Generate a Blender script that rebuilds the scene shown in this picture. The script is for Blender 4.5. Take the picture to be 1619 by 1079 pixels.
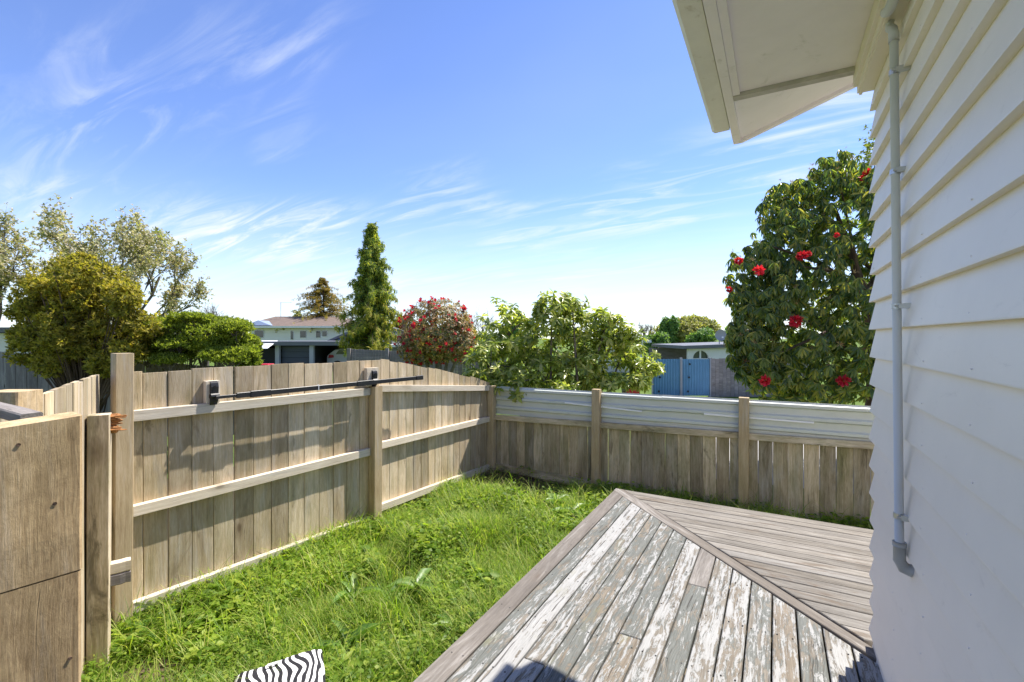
import bpy, math, random
import numpy as np
from mathutils import Vector, Matrix

for o in list(bpy.data.objects):
    bpy.data.objects.remove(o)
random.seed(11)
rng = np.random.default_rng(11)
S = bpy.context.scene
R = math.radians

# ------------------------------------------------------------------ camera
# world: +Y runs along the house wall, +X to its right, ground z=0, deck z=0.5
F, CX, HY, EYE = 745.0, 809.5, 533.0, 2.0
YAW = R(29.2)
CA, SA = math.cos(YAW), math.sin(YAW)
cam = bpy.data.cameras.new('camera')
cam.sensor_width = 36
cam.lens = F / 1619 * 36
cam.shift_y = -(539.5 - HY) / 1619
cam.clip_start = 0.05
cam.clip_end = 2000
camo = bpy.data.objects.new('camera', cam)
S.collection.objects.link(camo)
camo.location = (0, 0, EYE)
camo.rotation_euler = (R(90), 0, YAW)
S.camera = camo

# ------------------------------------------------------------------ light
SUN_EL, SUN_AZ = R(58.9), R(25.5)
sdir = Vector((math.sin(SUN_AZ) * math.cos(SUN_EL), math.cos(SUN_AZ) * math.cos(SUN_EL), math.sin(SUN_EL)))
sun = bpy.data.lights.new('sun', 'SUN')
sun.energy = 4.0
sun.angle = R(0.5)
sun.color = (1, 0.94, 0.85)
suno = bpy.data.objects.new('sun', sun)
S.collection.objects.link(suno)
suno.rotation_euler = sdir.to_track_quat('Z', 'Y').to_euler()

S.view_settings.view_transform = 'Standard'
S.view_settings.look = 'None'
S.view_settings.exposure = 1.32
S.view_settings.gamma = 1.0


class NT:
    """small helper for writing node trees"""
    def __init__(s, tree):
        s.t = tree
        tree.nodes.clear()
    def n(s, typ, props=None, **inp):
        nd = s.t.nodes.new(typ)
        for k, v in (props or {}).items():
            setattr(nd, k, v)
        for k, v in inp.items():
            key = int(k[1:]) if k[0] == 'i' and k[1:].isdigit() else k.replace('_', ' ')
            s.set(nd.inputs[key], v)
        return nd
    def set(s, sock, v):
        if isinstance(v, bpy.types.NodeSocket):
            s.t.links.new(v, sock)
        elif isinstance(v, bpy.types.Node):
            s.t.links.new(v.outputs[0], sock)
        else:
            if hasattr(sock.default_value, '__len__') and not hasattr(v, '__len__'):
                v = (v,) * len(sock.default_value)
            if hasattr(sock.default_value, '__len__') and len(sock.default_value) == 4 and len(v) == 3:
                v = tuple(v) + (1,)
            sock.default_value = v
    def math(s, op, a, b=0.0, clamp=False):
        return s.n('ShaderNodeMath', {'operation': op, 'use_clamp': clamp}, i0=a, i1=b).outputs[0]
    def vmath(s, op, a, b=(0, 0, 0)):
        return s.n('ShaderNodeVectorMath', {'operation': op}, i0=a, i1=b).outputs[0]
    def noise(s, vec, scale, detail=4, rough=.55, dist=0):
        return s.n('ShaderNodeTexNoise', None, Vector=vec, Scale=scale, Detail=detail, Roughness=rough, Distortion=dist).outputs[0]
    def ramp(s, fac, stops, interp='LINEAR'):
        r = s.n('ShaderNodeValToRGB', None, Fac=fac)
        cr = r.color_ramp
        cr.interpolation = interp
        while len(cr.elements) < len(stops):
            cr.elements.new(1)
        for e, (p, c) in zip(cr.elements, stops):
            e.position = p
            e.color = tuple(c) + (1,) if len(c) == 3 else c
        return r.outputs[0]
    def mix(s, fac, a, b, mode='MIX'):
        m = s.n('ShaderNodeMix', {'data_type': 'RGBA', 'blend_type': mode})
        s.set(m.inputs[0], fac)
        s.set(m.inputs[6], a)
        s.set(m.inputs[7], b)
        return m.outputs[2]
    def smooth(s, v, a, b, lo=0.0, hi=1.0):
        return s.n('ShaderNodeMapRange', {'interpolation_type': 'SMOOTHSTEP'}, i0=v, i1=a, i2=b, i3=lo, i4=hi).outputs[0]


W = bpy.data.worlds.new('World')
S.world = W
W.use_nodes = True
w = NT(W.node_tree)
sky = w.n('ShaderNodeTexSky', {'sky_type': 'NISHITA', 'sun_disc': False, 'sun_elevation': SUN_EL, 'sun_rotation': SUN_AZ,
                               'altitude': 50, 'air_density': 0.8, 'dust_density': 0.0, 'ozone_density': 4.0})
d = w.n('ShaderNodeTexCoord').outputs['Generated']
sep = w.n('ShaderNodeSeparateXYZ', None, Vector=d)
zz = w.math('ADD', w.math('MAXIMUM', sep.outputs[2], 0.0), 0.16)
pv = w.n('ShaderNodeCombineXYZ', None, X=w.math('DIVIDE', sep.outputs[0], zz), Y=w.math('DIVIDE', sep.outputs[1], zz), Z=0.0).outputs[0]
mp = w.n('ShaderNodeMapping', None, Vector=pv, Location=(2.2, 6.6, 0), Rotation=(0, 0, R(0)), Scale=(0.75, 1.5, 1)).outputs[0]
big = w.noise(mp, 0.9, 3, .5, .4)
wisp = w.noise(w.n('ShaderNodeMapping', None, Vector=mp, Scale=(1.0, 2.4, 1)).outputs[0], 1.9, 9, .62, 1.1)
cl = w.math('MULTIPLY', w.smooth(big, .43, .68), w.smooth(wisp, .42, .72))
cl = w.math('MULTIPLY', cl, w.smooth(sep.outputs[2], .75, .35, .35, 1.0))
veil = w.smooth(w.noise(mp, .5, 4, .5, .3), .35, .8, 0, .10)
lowveil = w.smooth(sep.outputs[2], .30, .0, 0, .75)
fac = w.math('ADD', w.math('ADD', w.math('MULTIPLY', cl, .8), veil), w.math('MULTIPLY', lowveil, w.smooth(wisp, .2, .75, .55, 1.0)), True)
blue = w.n('ShaderNodeHueSaturation', None, Hue=.512, Saturation=1.06, Value=1.0, Color=sky.outputs[0]).outputs[0]
skycol = w.mix(fac, blue, (3.75, 4.0, 4.35))
bg = w.n('ShaderNodeBackground', None, Color=skycol, Strength=0.108)
wo = w.n('ShaderNodeOutputWorld', None, Surface=bg.outputs[0])


# ------------------------------------------------------------------ helpers
def at(px, py, Z):
    X = (px - CX) / F * Z
    return Vector((CA * X - SA * Z, SA * X + CA * Z, EYE - (py - HY) / F * Z))


def fr(px, py, Z):
    """same point in the camera-aligned frame: right, forward, up"""
    return Vector(((px - CX) / F * Z, Z, EYE - (py - HY) / F * Z))


def link(name, mesh, mat=None, parent=None, loc=None, rot=None):
    o = bpy.data.objects.new(name, mesh)
    S.collection.objects.link(o)
    if mat is not None and mesh is not None and not mesh.materials:
        mesh.materials.append(mat)
    if parent is not None:
        o.parent = parent
    if loc is not None:
        o.location = loc
    if rot is not None:
        o.rotation_euler = rot
    return o


def tag(o, label, cat, group=None):
    o['label'] = label
    o['category'] = cat
    if group:
        o['group'] = group
    return o


def thing(name, label, cat, loc=(0, 0, 0), rz=0, group=None):
    return tag(link(name, None, loc=loc, rot=(0, 0, rz)), label, cat, group)


def smooth(o, on=True):
    o.data.polygons.foreach_set('use_smooth', [on] * len(o.data.polygons))
    return o


class B:
    def __init__(s):
        s.v, s.f = [], []
    def add(s, vs, fs):
        k = len(s.v)
        s.v += [tuple(p) for p in vs]
        s.f += [tuple(i + k for i in q) for q in fs]
        return s
    def box(s, x0, x1, y0, y1, z0, z1):
        return s.add([(x0, y0, z0), (x1, y0, z0), (x1, y1, z0), (x0, y1, z0), (x0, y0, z1), (x1, y0, z1), (x1, y1, z1), (x0, y1, z1)],
                     [(3, 2, 1, 0), (4, 5, 6, 7), (0, 1, 5, 4), (1, 2, 6, 5), (2, 3, 7, 6), (3, 0, 4, 7)])
    def slab(s, poly, z0, z1, c=0.004):
        """polygon (counter-clockwise) extruded in z with a small chamfer on its top edge"""
        n = len(poly)
        cx, cy = sum(p[0] for p in poly) / n, sum(p[1] for p in poly) / n
        ins = []
        for i in range(n):
            a, p, b = Vector(poly[i - 1]), Vector(poly[i]), Vector(poly[(i + 1) % n])
            e1, e2 = (p - a).normalized(), (b - p).normalized()
            n1, n2 = Vector((-e1.y, e1.x)), Vector((-e2.y, e2.x))
            m = n1 + n2
            m = m * (c / max(.3, m.dot(n1)))
            ins.append(p + m)
        vs = [(p[0], p[1], z0) for p in poly] + [(p[0], p[1], z1 - c) for p in poly] + [(p.x, p.y, z1) for p in ins]
        fs = [tuple(range(n - 1, -1, -1)), tuple(range(2 * n, 3 * n))]
        for i in range(n):
            j = (i + 1) % n
            fs += [(i, j, n + j, n + i), (n + i, n + j, 2 * n + j, 2 * n + i)]
        return s.add(vs, fs)
    def prism(s, prof, y0, y1, end=None):
        """profile of (x, z) points extruded along y; end(x,z)->y overrides the far end"""
        n = len(prof)
        vs = [(x, y0, z) for x, z in prof] + [(x, end(x, z) if end else y1, z) for x, z in prof]
        fs = [tuple(range(n)), tuple(range(2 * n - 1, n - 1, -1))]
        for i in range(n):
            j = (i + 1) % n
            fs.append((j, i, n + i, n + j))
        return s.add(vs, fs)
    def tube(s, pts, rad, sides=8, cap=True):
        pts = [Vector(p) for p in pts]
        if not hasattr(rad, '__len__'):
            rad = [rad] * len(pts)
        vs, fs = [], []
        up = Vector((0.13, 0.21, 0.97)).normalized()
        for i, p in enumerate(pts):
            t = (pts[min(i + 1, len(pts) - 1)] - pts[max(i - 1, 0)]).normalized()
            a = t.cross(up)
            if a.length < .2:
                a = t.cross(Vector((1, 0, 0)))
            a.normalize()
            b = t.cross(a)
            for k in range(sides):
                q = 2 * math.pi * k / sides
                vs.append(p + (a * math.cos(q) + b * math.sin(q)) * rad[i])
        for i in range(len(pts) - 1):
            for k in range(sides):
                l = (k + 1) % sides
                fs.append((i * sides + k, i * sides + l, (i + 1) * sides + l, (i + 1) * sides + k))
        if cap:
            fs.append(tuple(range(sides)))
            fs.append(tuple((len(pts) - 1) * sides + k for k in range(sides - 1, -1, -1)))
        return s.add(vs, fs)
    def build(s, name, mat, parent=None, loc=None, rot=None, sm=False):
        me = bpy.data.meshes.new(name)
        me.from_pydata(s.v, [], s.f)
        me.update()
        o = link(name, me, mat, parent, loc, rot)
        if sm:
            smooth(o)
        return o


def mesh_np(name, V, T, mat, parent=None):
    """fast triangle mesh from arrays"""
    me = bpy.data.meshes.new(name)
    V = np.asarray(V, np.float32)
    T = np.asarray(T, np.int32)
    me.vertices.add(len(V))
    me.vertices.foreach_set('co', V.ravel())
    me.loops.add(T.size)
    me.loops.foreach_set('vertex_index', T.ravel())
    me.polygons.add(len(T))
    me.polygons.foreach_set('loop_start', np.arange(0, T.size, 3, dtype=np.int32))
    me.update(calc_edges=True)
    return link(name, me, mat, parent)


LEAF8 = (np.array([(0, 0, 0), (-.42, .3, .06), (0, .3, -.03), (.42, .3, .06), (-.45, .65, .02), (0, .65, -.07), (.45, .65, .02), (0, 1, -.16)], float),
         np.array([(0, 2, 1), (0, 3, 2), (1, 2, 5), (1, 5, 4), (2, 3, 6), (2, 6, 5), (4, 5, 7), (5, 6, 7)]))
LEAF4 = (np.array([(0, 0, 0), (-.5, .5, .06), (.5, .5, .06), (0, 1, -.06)], float), np.array([(0, 2, 1), (1, 2, 3)]))
BLADE = (np.array([(-.5, 0, 0), (.5, 0, 0), (-.42, .4, .03), (.42, .4, .03), (-.28, .75, .0), (.28, .75, .0), (0, 1, -.12)], float),
         np.array([(0, 1, 3), (0, 3, 2), (2, 3, 5), (2, 5, 4), (4, 5, 6)]))


def unit(a):
    return a / np.maximum(np.linalg.norm(a, axis=1, keepdims=True), 1e-9)


def leaves(P, D, N, L, Wd, tpl):
    """place a leaf template: P root, D direction, N rough normal, L length, Wd width"""
    tv, tt = tpl
    D = unit(D)
    X = unit(np.cross(D, N))
    N2 = np.cross(X, D)
    L = np.broadcast_to(np.asarray(L, float), (len(P),))[:, None, None]
    Wd = np.broadcast_to(np.asarray(Wd, float), (len(P),))[:, None, None]
    V = P[:, None, :] + tv[None, :, 0:1] * Wd * X[:, None, :] + tv[None, :, 1:2] * L * D[:, None, :] + tv[None, :, 2:3] * L * N2[:, None, :]
    T = tt[None] + (np.arange(len(P)) * len(tv))[:, None, None]
    return V.reshape(-1, 3), T.reshape(-1, 3)


def rdir(n):
    return unit(rng.normal(size=(n, 3)))


def join_np(parts):
    Vs, Ts, k = [], [], 0
    for V, T in parts:
        Vs.append(V)
        Ts.append(T + k)
        k += len(V)
    return np.concatenate(Vs), np.concatenate(Ts)


def whorls(C, A, k, L, Wd, t0, t1, droop=0.0, tpl=LEAF8):
    """k leaves round each shoot tip C with axis A; t0..t1 is the angle from the axis in degrees"""
    n = len(C)
    A = unit(A)
    ref = np.where(np.abs(A[:, 2:3]) < .9, np.array([[0, 0, 1.]]), np.array([[1., 0, 0]]))
    U = unit(np.cross(A, ref))
    Vv = np.cross(A, U)
    ph = (np.arange(k)[None] * 2 * math.pi / k + rng.uniform(0, 6.28, (n, 1)) + rng.normal(0, .25, (n, k)))
    th = np.radians(rng.uniform(t0, t1, (n, k)))
    rad = U[:, None] * np.cos(ph)[..., None] + Vv[:, None] * np.sin(ph)[..., None]
    D = A[:, None] * np.cos(th)[..., None] + rad * np.sin(th)[..., None]
    D[..., 2] -= droop * rng.uniform(.6, 1.4, (n, k))
    N = A[:, None] * np.sin(th)[..., None] - rad * np.cos(th)[..., None]
    sz = (rng.uniform(.7, 1.2, (n, 1)) * rng.uniform(.85, 1.1, (n, k))).ravel()
    return leaves(np.repeat(C, k, 0), D.reshape(-1, 3), N.reshape(-1, 3), L * sz, Wd * sz, tpl)


def blob_points(n, cen, rad, shell=.75, lump=.18, seed=0):
    """points in a lumpy ellipsoid, gathered towards its skin; returns points and outward normals"""
    r = np.random.default_rng(seed)
    u = unit(r.normal(size=(n, 3)))
    fq = unit(r.normal(size=(14, 3)))
    am = r.uniform(-1, 1, 14)
    lum = 1 + lump * np.sum(am[None] * np.exp(-6 * (1 - u @ fq.T)), axis=1)
    t = shell + (1 - shell) * r.uniform(0, 1, n) ** .6
    deep = r.uniform(0, 1, n) < .22
    t = np.where(deep, r.uniform(.35, .8, n), t)
    P = np.array(cen)[None] + u * np.array(rad)[None] * (lum * t)[:, None]
    return P, unit(u / np.array(rad)[None])


# ------------------------------------------------------------------ materials
MATS = {}


def mat(name):
    m = bpy.data.materials.new(name)
    m.use_nodes = True
    MATS[name] = m
    t = NT(m.node_tree)
    out = t.n('ShaderNodeOutputMaterial')
    return m, t, out


def principled(t, out, col, rough=.6, bump=None, bs=.3, bd=.01, spec=.4, metal=0.0):
    p = t.n('ShaderNodeBsdfPrincipled', None, Base_Color=col, Roughness=rough, Metallic=metal)
    p.inputs['Specular IOR Level'].default_value = spec
    if bump is not None:
        bn = t.n('ShaderNodeBump', None, Height=bump, Strength=bs, Distance=bd)
        t.set(p.inputs['Normal'], bn.outputs[0])
    t.set(out.inputs[0], p.outputs[0])
    return p


def wood(name, stops, streak=.5, green=0.0, knots=.5, var=.35, stain=None, rough=.85, bs=.5, crk=.55, grey=.35):
    """weathered timber; the board's length lies along its local X"""
    m, t, out = mat(name)
    oi = t.n('ShaderNodeObjectInfo')
    rnd = oi.outputs['Random']
    oc = t.n('ShaderNodeTexCoord').outputs['Object']
    off = t.n('ShaderNodeCombineXYZ', None, X=t.math('MULTIPLY', rnd, 37.0), Y=t.math('MULTIPLY', rnd, 91.0), Z=t.math('MULTIPLY', rnd, 53.0)).outputs[0]
    v = t.vmath('ADD', oc, off)
    vw = t.vmath('ADD', v, t.vmath('MULTIPLY', t.n('ShaderNodeTexNoise', None, Vector=v, Scale=3.0, Detail=2.0).outputs[1], (.0, .03, .03)))
    g1 = t.noise(t.vmath('MULTIPLY', vw, (2.2, 60, 60)), 1.0, 5, .65, .3)
    g2 = t.noise(t.vmath('MULTIPLY', vw, (14, 300, 300)), 1.0, 4, .7)
    bl = t.noise(t.vmath('MULTIPLY', v, (2.0, 7, 7)), 1.0, 5, .6, .5)
    f = t.math('ADD', t.math('ADD', t.math('MULTIPLY', g1, streak), t.math('MULTIPLY', bl, 1 - streak)), t.math('MULTIPLY', t.math('SUBTRACT', g2, .5), .5))
    col = t.ramp(f, stops)
    # board to board tone
    val = t.math('ADD', 1 - var / 2, t.math('MULTIPLY', rnd, var))
    col = t.mix(1.0, col, t.n('ShaderNodeCombineXYZ', None, X=val, Y=val, Z=val).outputs[0], 'MULTIPLY')
    warm = t.math('FRACT', t.math('MULTIPLY', rnd, 7.31))
    col = t.mix(t.math('MULTIPLY', warm, .45), col, t.mix(1.0, col, (1.06, .95, .78), 'MULTIPLY'))
    if grey:
        wp = t.smooth(t.noise(t.vmath('MULTIPLY', v, (1.1, 8, 8)), 1.0, 7, .7, .9), .5, .66, 0, grey)
        col = t.mix(wp, col, t.ramp(g1, [(.3, (.30, .28, .255)), (.7, (.56, .54, .51))]))
    if green:
        gm = t.math('MULTIPLY', t.smooth(t.noise(t.vmath('MULTIPLY', v, (1.3, 5, 5)), 1.0, 5, .65), .42, .72), green)
        col = t.mix(gm, col, (.13, .14, .045))
    if stain:
        sm = t.smooth(t.noise(t.vmath('MULTIPLY', v, (1.6, 6, 6)), 1.0, 6, .7, .8), .56, .68, 0, .75)
        col = t.mix(sm, col, stain)
    if knots:
        vo = t.n('ShaderNodeTexVoronoi', {'feature': 'F1'}, Vector=t.vmath('MULTIPLY', v, (2.4, 5.5, 3.0)), Scale=1.0, Randomness=1.0)
        rare = t.smooth(t.n('ShaderNodeSeparateColor', None, Color=vo.outputs['Color']).outputs[0], .55, .6)
        kd = t.math('ADD', vo.outputs['Distance'], t.math('SUBTRACT', 1.0, rare))
        col = t.mix(t.smooth(kd, .13, .05, 0, knots), col, (.07, .04, .022))
        col = t.mix(t.math('MULTIPLY', t.smooth(kd, .3, .12), knots * .45), col, (.16, .11, .065))
    crack = t.noise(t.vmath('MULTIPLY', vw, (1.4, 90, 90)), 1.0, 2, .5)
    ck = t.smooth(crack, .31, .24)
    col = t.mix(t.math('MULTIPLY', ck, crk), col, (.05, .04, .03))
    h = t.math('SUBTRACT', t.math('ADD', t.math('MULTIPLY', g1, .6), t.math('MULTIPLY', g2, .5)), t.math('MULTIPLY', ck, .8))
    principled(t, out, col, rough, h, bs, .004, .2)
    return m


def plain(name, col, rough=.6, var=.12, sc=6.0, bump=.1, metal=0, spec=.4, dirt=None):
    m, t, out = mat(name)
    oc = t.n('ShaderNodeTexCoord').outputs['Object']
    nz = t.noise(oc, sc, 6, .6, .3)
    c2 = tuple(c * (1 - var) for c in col)
    c = t.mix(t.smooth(nz, .3, .7), col, c2)
    if dirt:
        c = t.mix(t.smooth(t.noise(t.vmath('MULTIPLY', oc, (3, 3, 9)), 2.2, 7, .7, .6), .58, .75, 0, .7), c, dirt)
    principled(t, out, c, rough, t.noise(oc, sc * 14, 3), bump, .004, spec, metal)
    return m


def leafmat(name, cols, rough=.45, trans=.35, spec=.4, tcol=1.5):
    """foliage: a colour drawn for each leaf, light passing through"""
    m, t, out = mat(name)
    g = t.n('ShaderNodeNewGeometry')
    rp = g.outputs['Random Per Island']
    n = len(cols)
    col = t.ramp(rp, [((i + .5) / n, c) for i, c in enumerate(cols)])
    oc = t.n('ShaderNodeTexCoord').outputs['Object']
    clump = t.noise(oc, 1.3, 3, .6)
    col = t.mix(1.0, col, t.ramp(clump, [(.3, (.75, .78, .75)), (.7, (1.2, 1.15, 1.0))]), 'MULTIPLY')
    p = t.n('ShaderNodeBsdfPrincipled', None, Base_Color=col, Roughness=rough)
    p.inputs['Specular IOR Level'].default_value = spec
    tc = t.mix(1.0, col, (tcol, tcol * 1.05, tcol * .45), 'MULTIPLY')
    tr = t.n('ShaderNodeBsdfTranslucent', None, Color=tc)
    mx = t.n('ShaderNodeMixShader', None, i0=trans, i1=p.outputs[0], i2=tr.outputs[0])
    t.set(out.inputs[0], mx.outputs[0])
    return m


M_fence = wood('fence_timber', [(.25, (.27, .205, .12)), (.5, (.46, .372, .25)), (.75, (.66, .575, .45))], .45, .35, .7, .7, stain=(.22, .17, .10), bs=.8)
M_rail = wood('rail_timber', [(.25, (.42, .36, .28)), (.5, (.60, .54, .45)), (.75, (.72, .67, .58))], .5, .05, .5, .2)
M_post = wood('post_timber', [(.25, (.28, .20, .11)), (.5, (.45, .35, .215)), (.75, (.58, .48, .34))], .5, .15, .5, .15)
M_back = wood('back_fence_timber', [(.24, (.15, .12, .075)), (.48, (.40, .335, .235)), (.75, (.66, .59, .48))], .5, .6, 1.0, .7, stain=(.12, .10, .06), bs=.8, crk=.8)  # back fence's own tone: darker grain, strong knots, dark stains, green algae
M_grey = wood('grey_fence_timber', [(.25, (.13, .12, .125)), (.5, (.22, .205, .21)), (.75, (.33, .31, .31))], .5, .1, .3, .3)
M_rough = wood('rough_sawn_timber', [(.25, (.25, .18, .105)), (.5, (.47, .36, .22)), (.78, (.64, .53, .38))], .4, .15, .9, .2, bs=.35, crk=.35, grey=.3)
_t = NT.__new__(NT)
_t.t = M_rough.node_tree
_bs = [n for n in _t.t.nodes if n.type == 'BUMP'][0]
_oc = _t.n('ShaderNodeTexCoord').outputs['Object']
_saw = _t.noise(_t.vmath('MULTIPLY', _oc, (120, 9, 9)), 1.0, 5, .75, 1.2)
_fib = _t.noise(_t.vmath('MULTIPLY', _oc, (30, 60, 60)), 1.0, 8, .8, .5)
_h0 = _bs.inputs['Height'].links[0].from_socket
_t.set(_bs.inputs['Height'], _t.math('ADD', _t.math('MULTIPLY', _h0, 1.0), _t.math('ADD', _t.math('MULTIPLY', _saw, .12), _t.math('MULTIPLY', _fib, .6))))
_pr = [n for n in _t.t.nodes if n.type == 'BSDF_PRINCIPLED'][0]
_c0 = _pr.inputs['Base Color'].links[0].from_socket
_k = _t.ramp(_t.math('ADD', _t.math('MULTIPLY', _saw, .12), _t.math('MULTIPLY', _fib, .88)), [(.36, (.70, .68, .66)), (.6, (1.08, 1.08, 1.08))])
_t.set(_pr.inputs['Base Color'], _t.mix(1.0, _c0, _k, 'MULTIPLY'))
M_deckback = wood('bare_deck_timber', [(.26, (.07, .064, .057)), (.48, (.165, .155, .14)), (.72, (.275, .264, .245))], .65, .0, .3, .35, stain=(.12, .088, .06), grey=.2)
M_deckedge = wood('edge_deck_timber', [(.22, (.085, .077, .07)), (.5, (.155, .142, .13)), (.75, (.23, .215, .197))], .6, .0, .2, .15)


def deck_paint():
    m, t, out = mat('flaking_deck_paint')
    rnd = t.n('ShaderNodeObjectInfo').outputs['Random']
    oc = t.n('ShaderNodeTexCoord').outputs['Object']
    off = t.n('ShaderNodeCombineXYZ', None, X=t.math('MULTIPLY', rnd, 37.0), Y=t.math('MULTIPLY', rnd, 91.0), Z=t.math('MULTIPLY', rnd, 53.0)).outputs[0]
    v = t.vmath('ADD', oc, off)
    vw = t.vmath('ADD', v, t.vmath('MULTIPLY', t.n('ShaderNodeTexNoise', None, Vector=v, Scale=2.5, Detail=2.0).outputs[1], (0, .05, .05)))
    g1 = t.noise(t.vmath('MULTIPLY', vw, (2.0, 55, 55)), 1.0, 5, .65, .3)
    g2 = t.noise(t.vmath('MULTIPLY', vw, (8, 240, 240)), 1.0, 3, .6)
    woodc = t.ramp(t.math('ADD', t.math('MULTIPLY', g1, .75), t.math('MULTIPLY', g2, .25)),
                   [(.28, (.075, .064, .05)), (.45, (.17, .15, .12)), (.68, (.26, .238, .20))])
    warm = t.math('FRACT', t.math('MULTIPLY', rnd, 5.77))
    woodc = t.mix(t.smooth(warm, .55, 1, 0, .6), woodc, t.mix(1.0, woodc, (1.15, .9, .62), 'MULTIPLY'))
    # dark undercoat and white top coat flake off along the grain
    pn = t.math('ADD', t.math('MULTIPLY', t.noise(t.vmath('MULTIPLY', vw, (4.5, 17, 17)), 1.0, 12, .78, .7), .7), t.math('MULTIPLY', g1, .3))
    shift = t.math('MULTIPLY', t.math('SUBTRACT', t.math('FRACT', t.math('MULTIPLY', rnd, 3.17)), .5), .11)
    under = t.smooth(t.math('ADD', pn, shift), .505, .525)
    pn2 = t.math('ADD', t.math('MULTIPLY', t.noise(t.vmath('ADD', t.vmath('MULTIPLY', vw, (6.0, 25, 25)), (9, 4, 2)), 1.0, 12, .82, .7), .7), t.math('MULTIPLY', g1, .32))
    top = t.smooth(t.math('SUBTRACT', pn2, shift), .502, .515)
    grey = t.ramp(g2, [(.3, (.08, .088, .08)), (.7, (.15, .16, .148))])
    white = t.ramp(g2, [(.3, (.26, .26, .25)), (.7, (.38, .38, .37))])
    col = t.mix(t.math('MULTIPLY', under, .88), woodc, grey)
    col = t.mix(t.math('MULTIPLY', top, .9), col, white)
    moss = t.smooth(t.noise(t.vmath('MULTIPLY', v, (2, 6, 6)), 1.0, 5, .6), .6, .75, 0, .5)
    col = t.mix(moss, col, (.2, .19, .08))
    ck = t.smooth(t.noise(t.vmath('MULTIPLY', vw, (1.3, 80, 80)), 1.0, 3, .55), .38, .31)
    col = t.mix(t.math('MULTIPLY', ck, .75), col, (.04, .035, .03))
    h = t.math('ADD', t.math('SUBTRACT', t.math('MULTIPLY', g1, .6), t.math('MULTIPLY', ck, .9)), t.math('MULTIPLY', t.math('MAXIMUM', under, top), .35))
    principled(t, out, col, .75, h, .6, .004, .25)
    return m


M_deck = deck_paint()
M_white = plain('white_weatherboard_paint', (.88, .80, .68), .45, .05, 3.0, .05, dirt=(.72, .645, .545))
M_soffit = plain('cream_soffit_paint', (.90, .83, .82), .6, .06, 4.0, .15, dirt=(.60, .56, .49))
M_gutter = plain('stained_white_gutter', (.82, .78, .70), .5, .1, 5.0, .15, dirt=(.42, .34, .22))
M_dirty = plain('dirty_batten_paint', (.58, .53, .49), .7, .25, 9.0, .3, dirt=(.38, .33, .30))
M_pvc = plain('grey_pvc', (.62, .62, .61), .4, .05, 5, .02)
M_pvcdark = plain('grey_fitting', (.40, .40, .39), .45, .08, 5, .05)
M_zinc = plain('zinc_clip', (.6, .6, .6), .35, .1, 20, .05, metal=.8)
M_iron = plain('painted_iron', (.56, .585, .54), .45, .06, 2.5, .05, dirt=(.46, .48, .44))
M_strip = plain('white_plastic_strip', (.82, .82, .82), .4, .05, 8, .02)
M_black = plain('black_powdercoat', (.018, .018, .02), .4, .2, 8, .05)
M_blue = plain('faded_blue_iron', (.12, .27, .43), .55, .12, 2, .08, dirt=(.16, .25, .33))
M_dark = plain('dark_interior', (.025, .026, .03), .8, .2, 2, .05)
M_slate = plain('slate_garage_door', (.055, .065, .085), .6, .1, 2, .05)
M_fascia = plain('grey_fascia', (.13, .135, .15), .6, .1, 2, .05)
M_greypost = plain('pale_grey_post', (.36, .37, .40), .6, .1, 2, .05)
M_cream = plain('cream_house_wall', (.78, .76, .68), .7, .04, 1, .05)
M_brownroof = plain('brown_tile_roof', (.17, .125, .10), .8, .25, 3, .3)
M_blueshed = plain('lavender_blue_cladding', (.22, .28, .40), .7, .06, 1, .05)
M_glass = plain('window_glass', (.05, .06, .07), .08, .1, 1, 0, spec=.8)
M_wall2 = plain('white_stucco', (.74, .72, .70), .8, .06, 3, .2)
M_darkroof = plain('charcoal_roof', (.09, .09, .10), .7, .2, 3, .1)
M_car = plain('silver_car_paint', (.55, .56, .57), .25, .03, 1, 0, spec=.6)
M_red = plain('red_plastic', (.50, .02, .025), .4, .1, 4, .02)
M_tyre = plain('tyre_rubber', (.02, .02, .02), .8, .2, 4, .1)
M_bin = plain('dark_green_bin_plastic', (.03, .04, .035), .5, .1, 4, .05)
M_conc = plain('concrete', (.42, .41, .40), .85, .15, 1.5, .2)
M_roofw = plain('white_roof_sheet', (.75, .75, .75), .5, .05, 2, .05)
M_bark = plain('brown_bark', (.13, .085, .06), .9, .4, 9, .6)
M_barkgrey = plain('grey_bark', (.17, .145, .125), .9, .35, 9, .5)
M_splinter = plain('freshly_split_wood', (.50, .22, .07), .7, .45, 25, .5)
M_steel = plain('grey_dish', (.34, .35, .36), .5, .06, 4, .02)

M_grass = leafmat('grass_blades', [(0.1, 0.1938, 0.02), (0.17, 0.2958, 0.03), (0.25, 0.3774, 0.045), (0.34, 0.4386, 0.075), (0.42, 0.4386, 0.14)], .5, 0.55, .3, 1.35)
M_clover = leafmat('leafy_ground_cover', [(0.1011, 0.1874, 0.0199), (0.1734, 0.2874, 0.0331), (0.2456, 0.3499, 0.0442), (0.3323, 0.4123, 0.0663)], .5, 0.55, .3, 1.35)
M_dock = leafmat('dock_leaf', [(0.098, 0.195, 0.036), (0.14, 0.247, 0.048), (0.21, 0.312, 0.096)], .4, .35, .5, 1.3)
M_rhodark = leafmat('dark_rhododendron_leaf', [(0.06, 0.105, 0.045), (0.09, 0.145, 0.05), (0.14, 0.2, 0.055), (0.21, 0.25, 0.06), (0.32, 0.3, 0.065)], 0.28, 0.48, .55, 2.0)
M_rholight = leafmat('light_rhododendron_leaf', [(0.12, 0.17, 0.035), (0.2, 0.26, 0.05), (0.3, 0.36, 0.08), (0.42, 0.45, 0.14), (0.5, 0.5, 0.2)], 0.28, 0.45, .5, 1.5)
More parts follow.
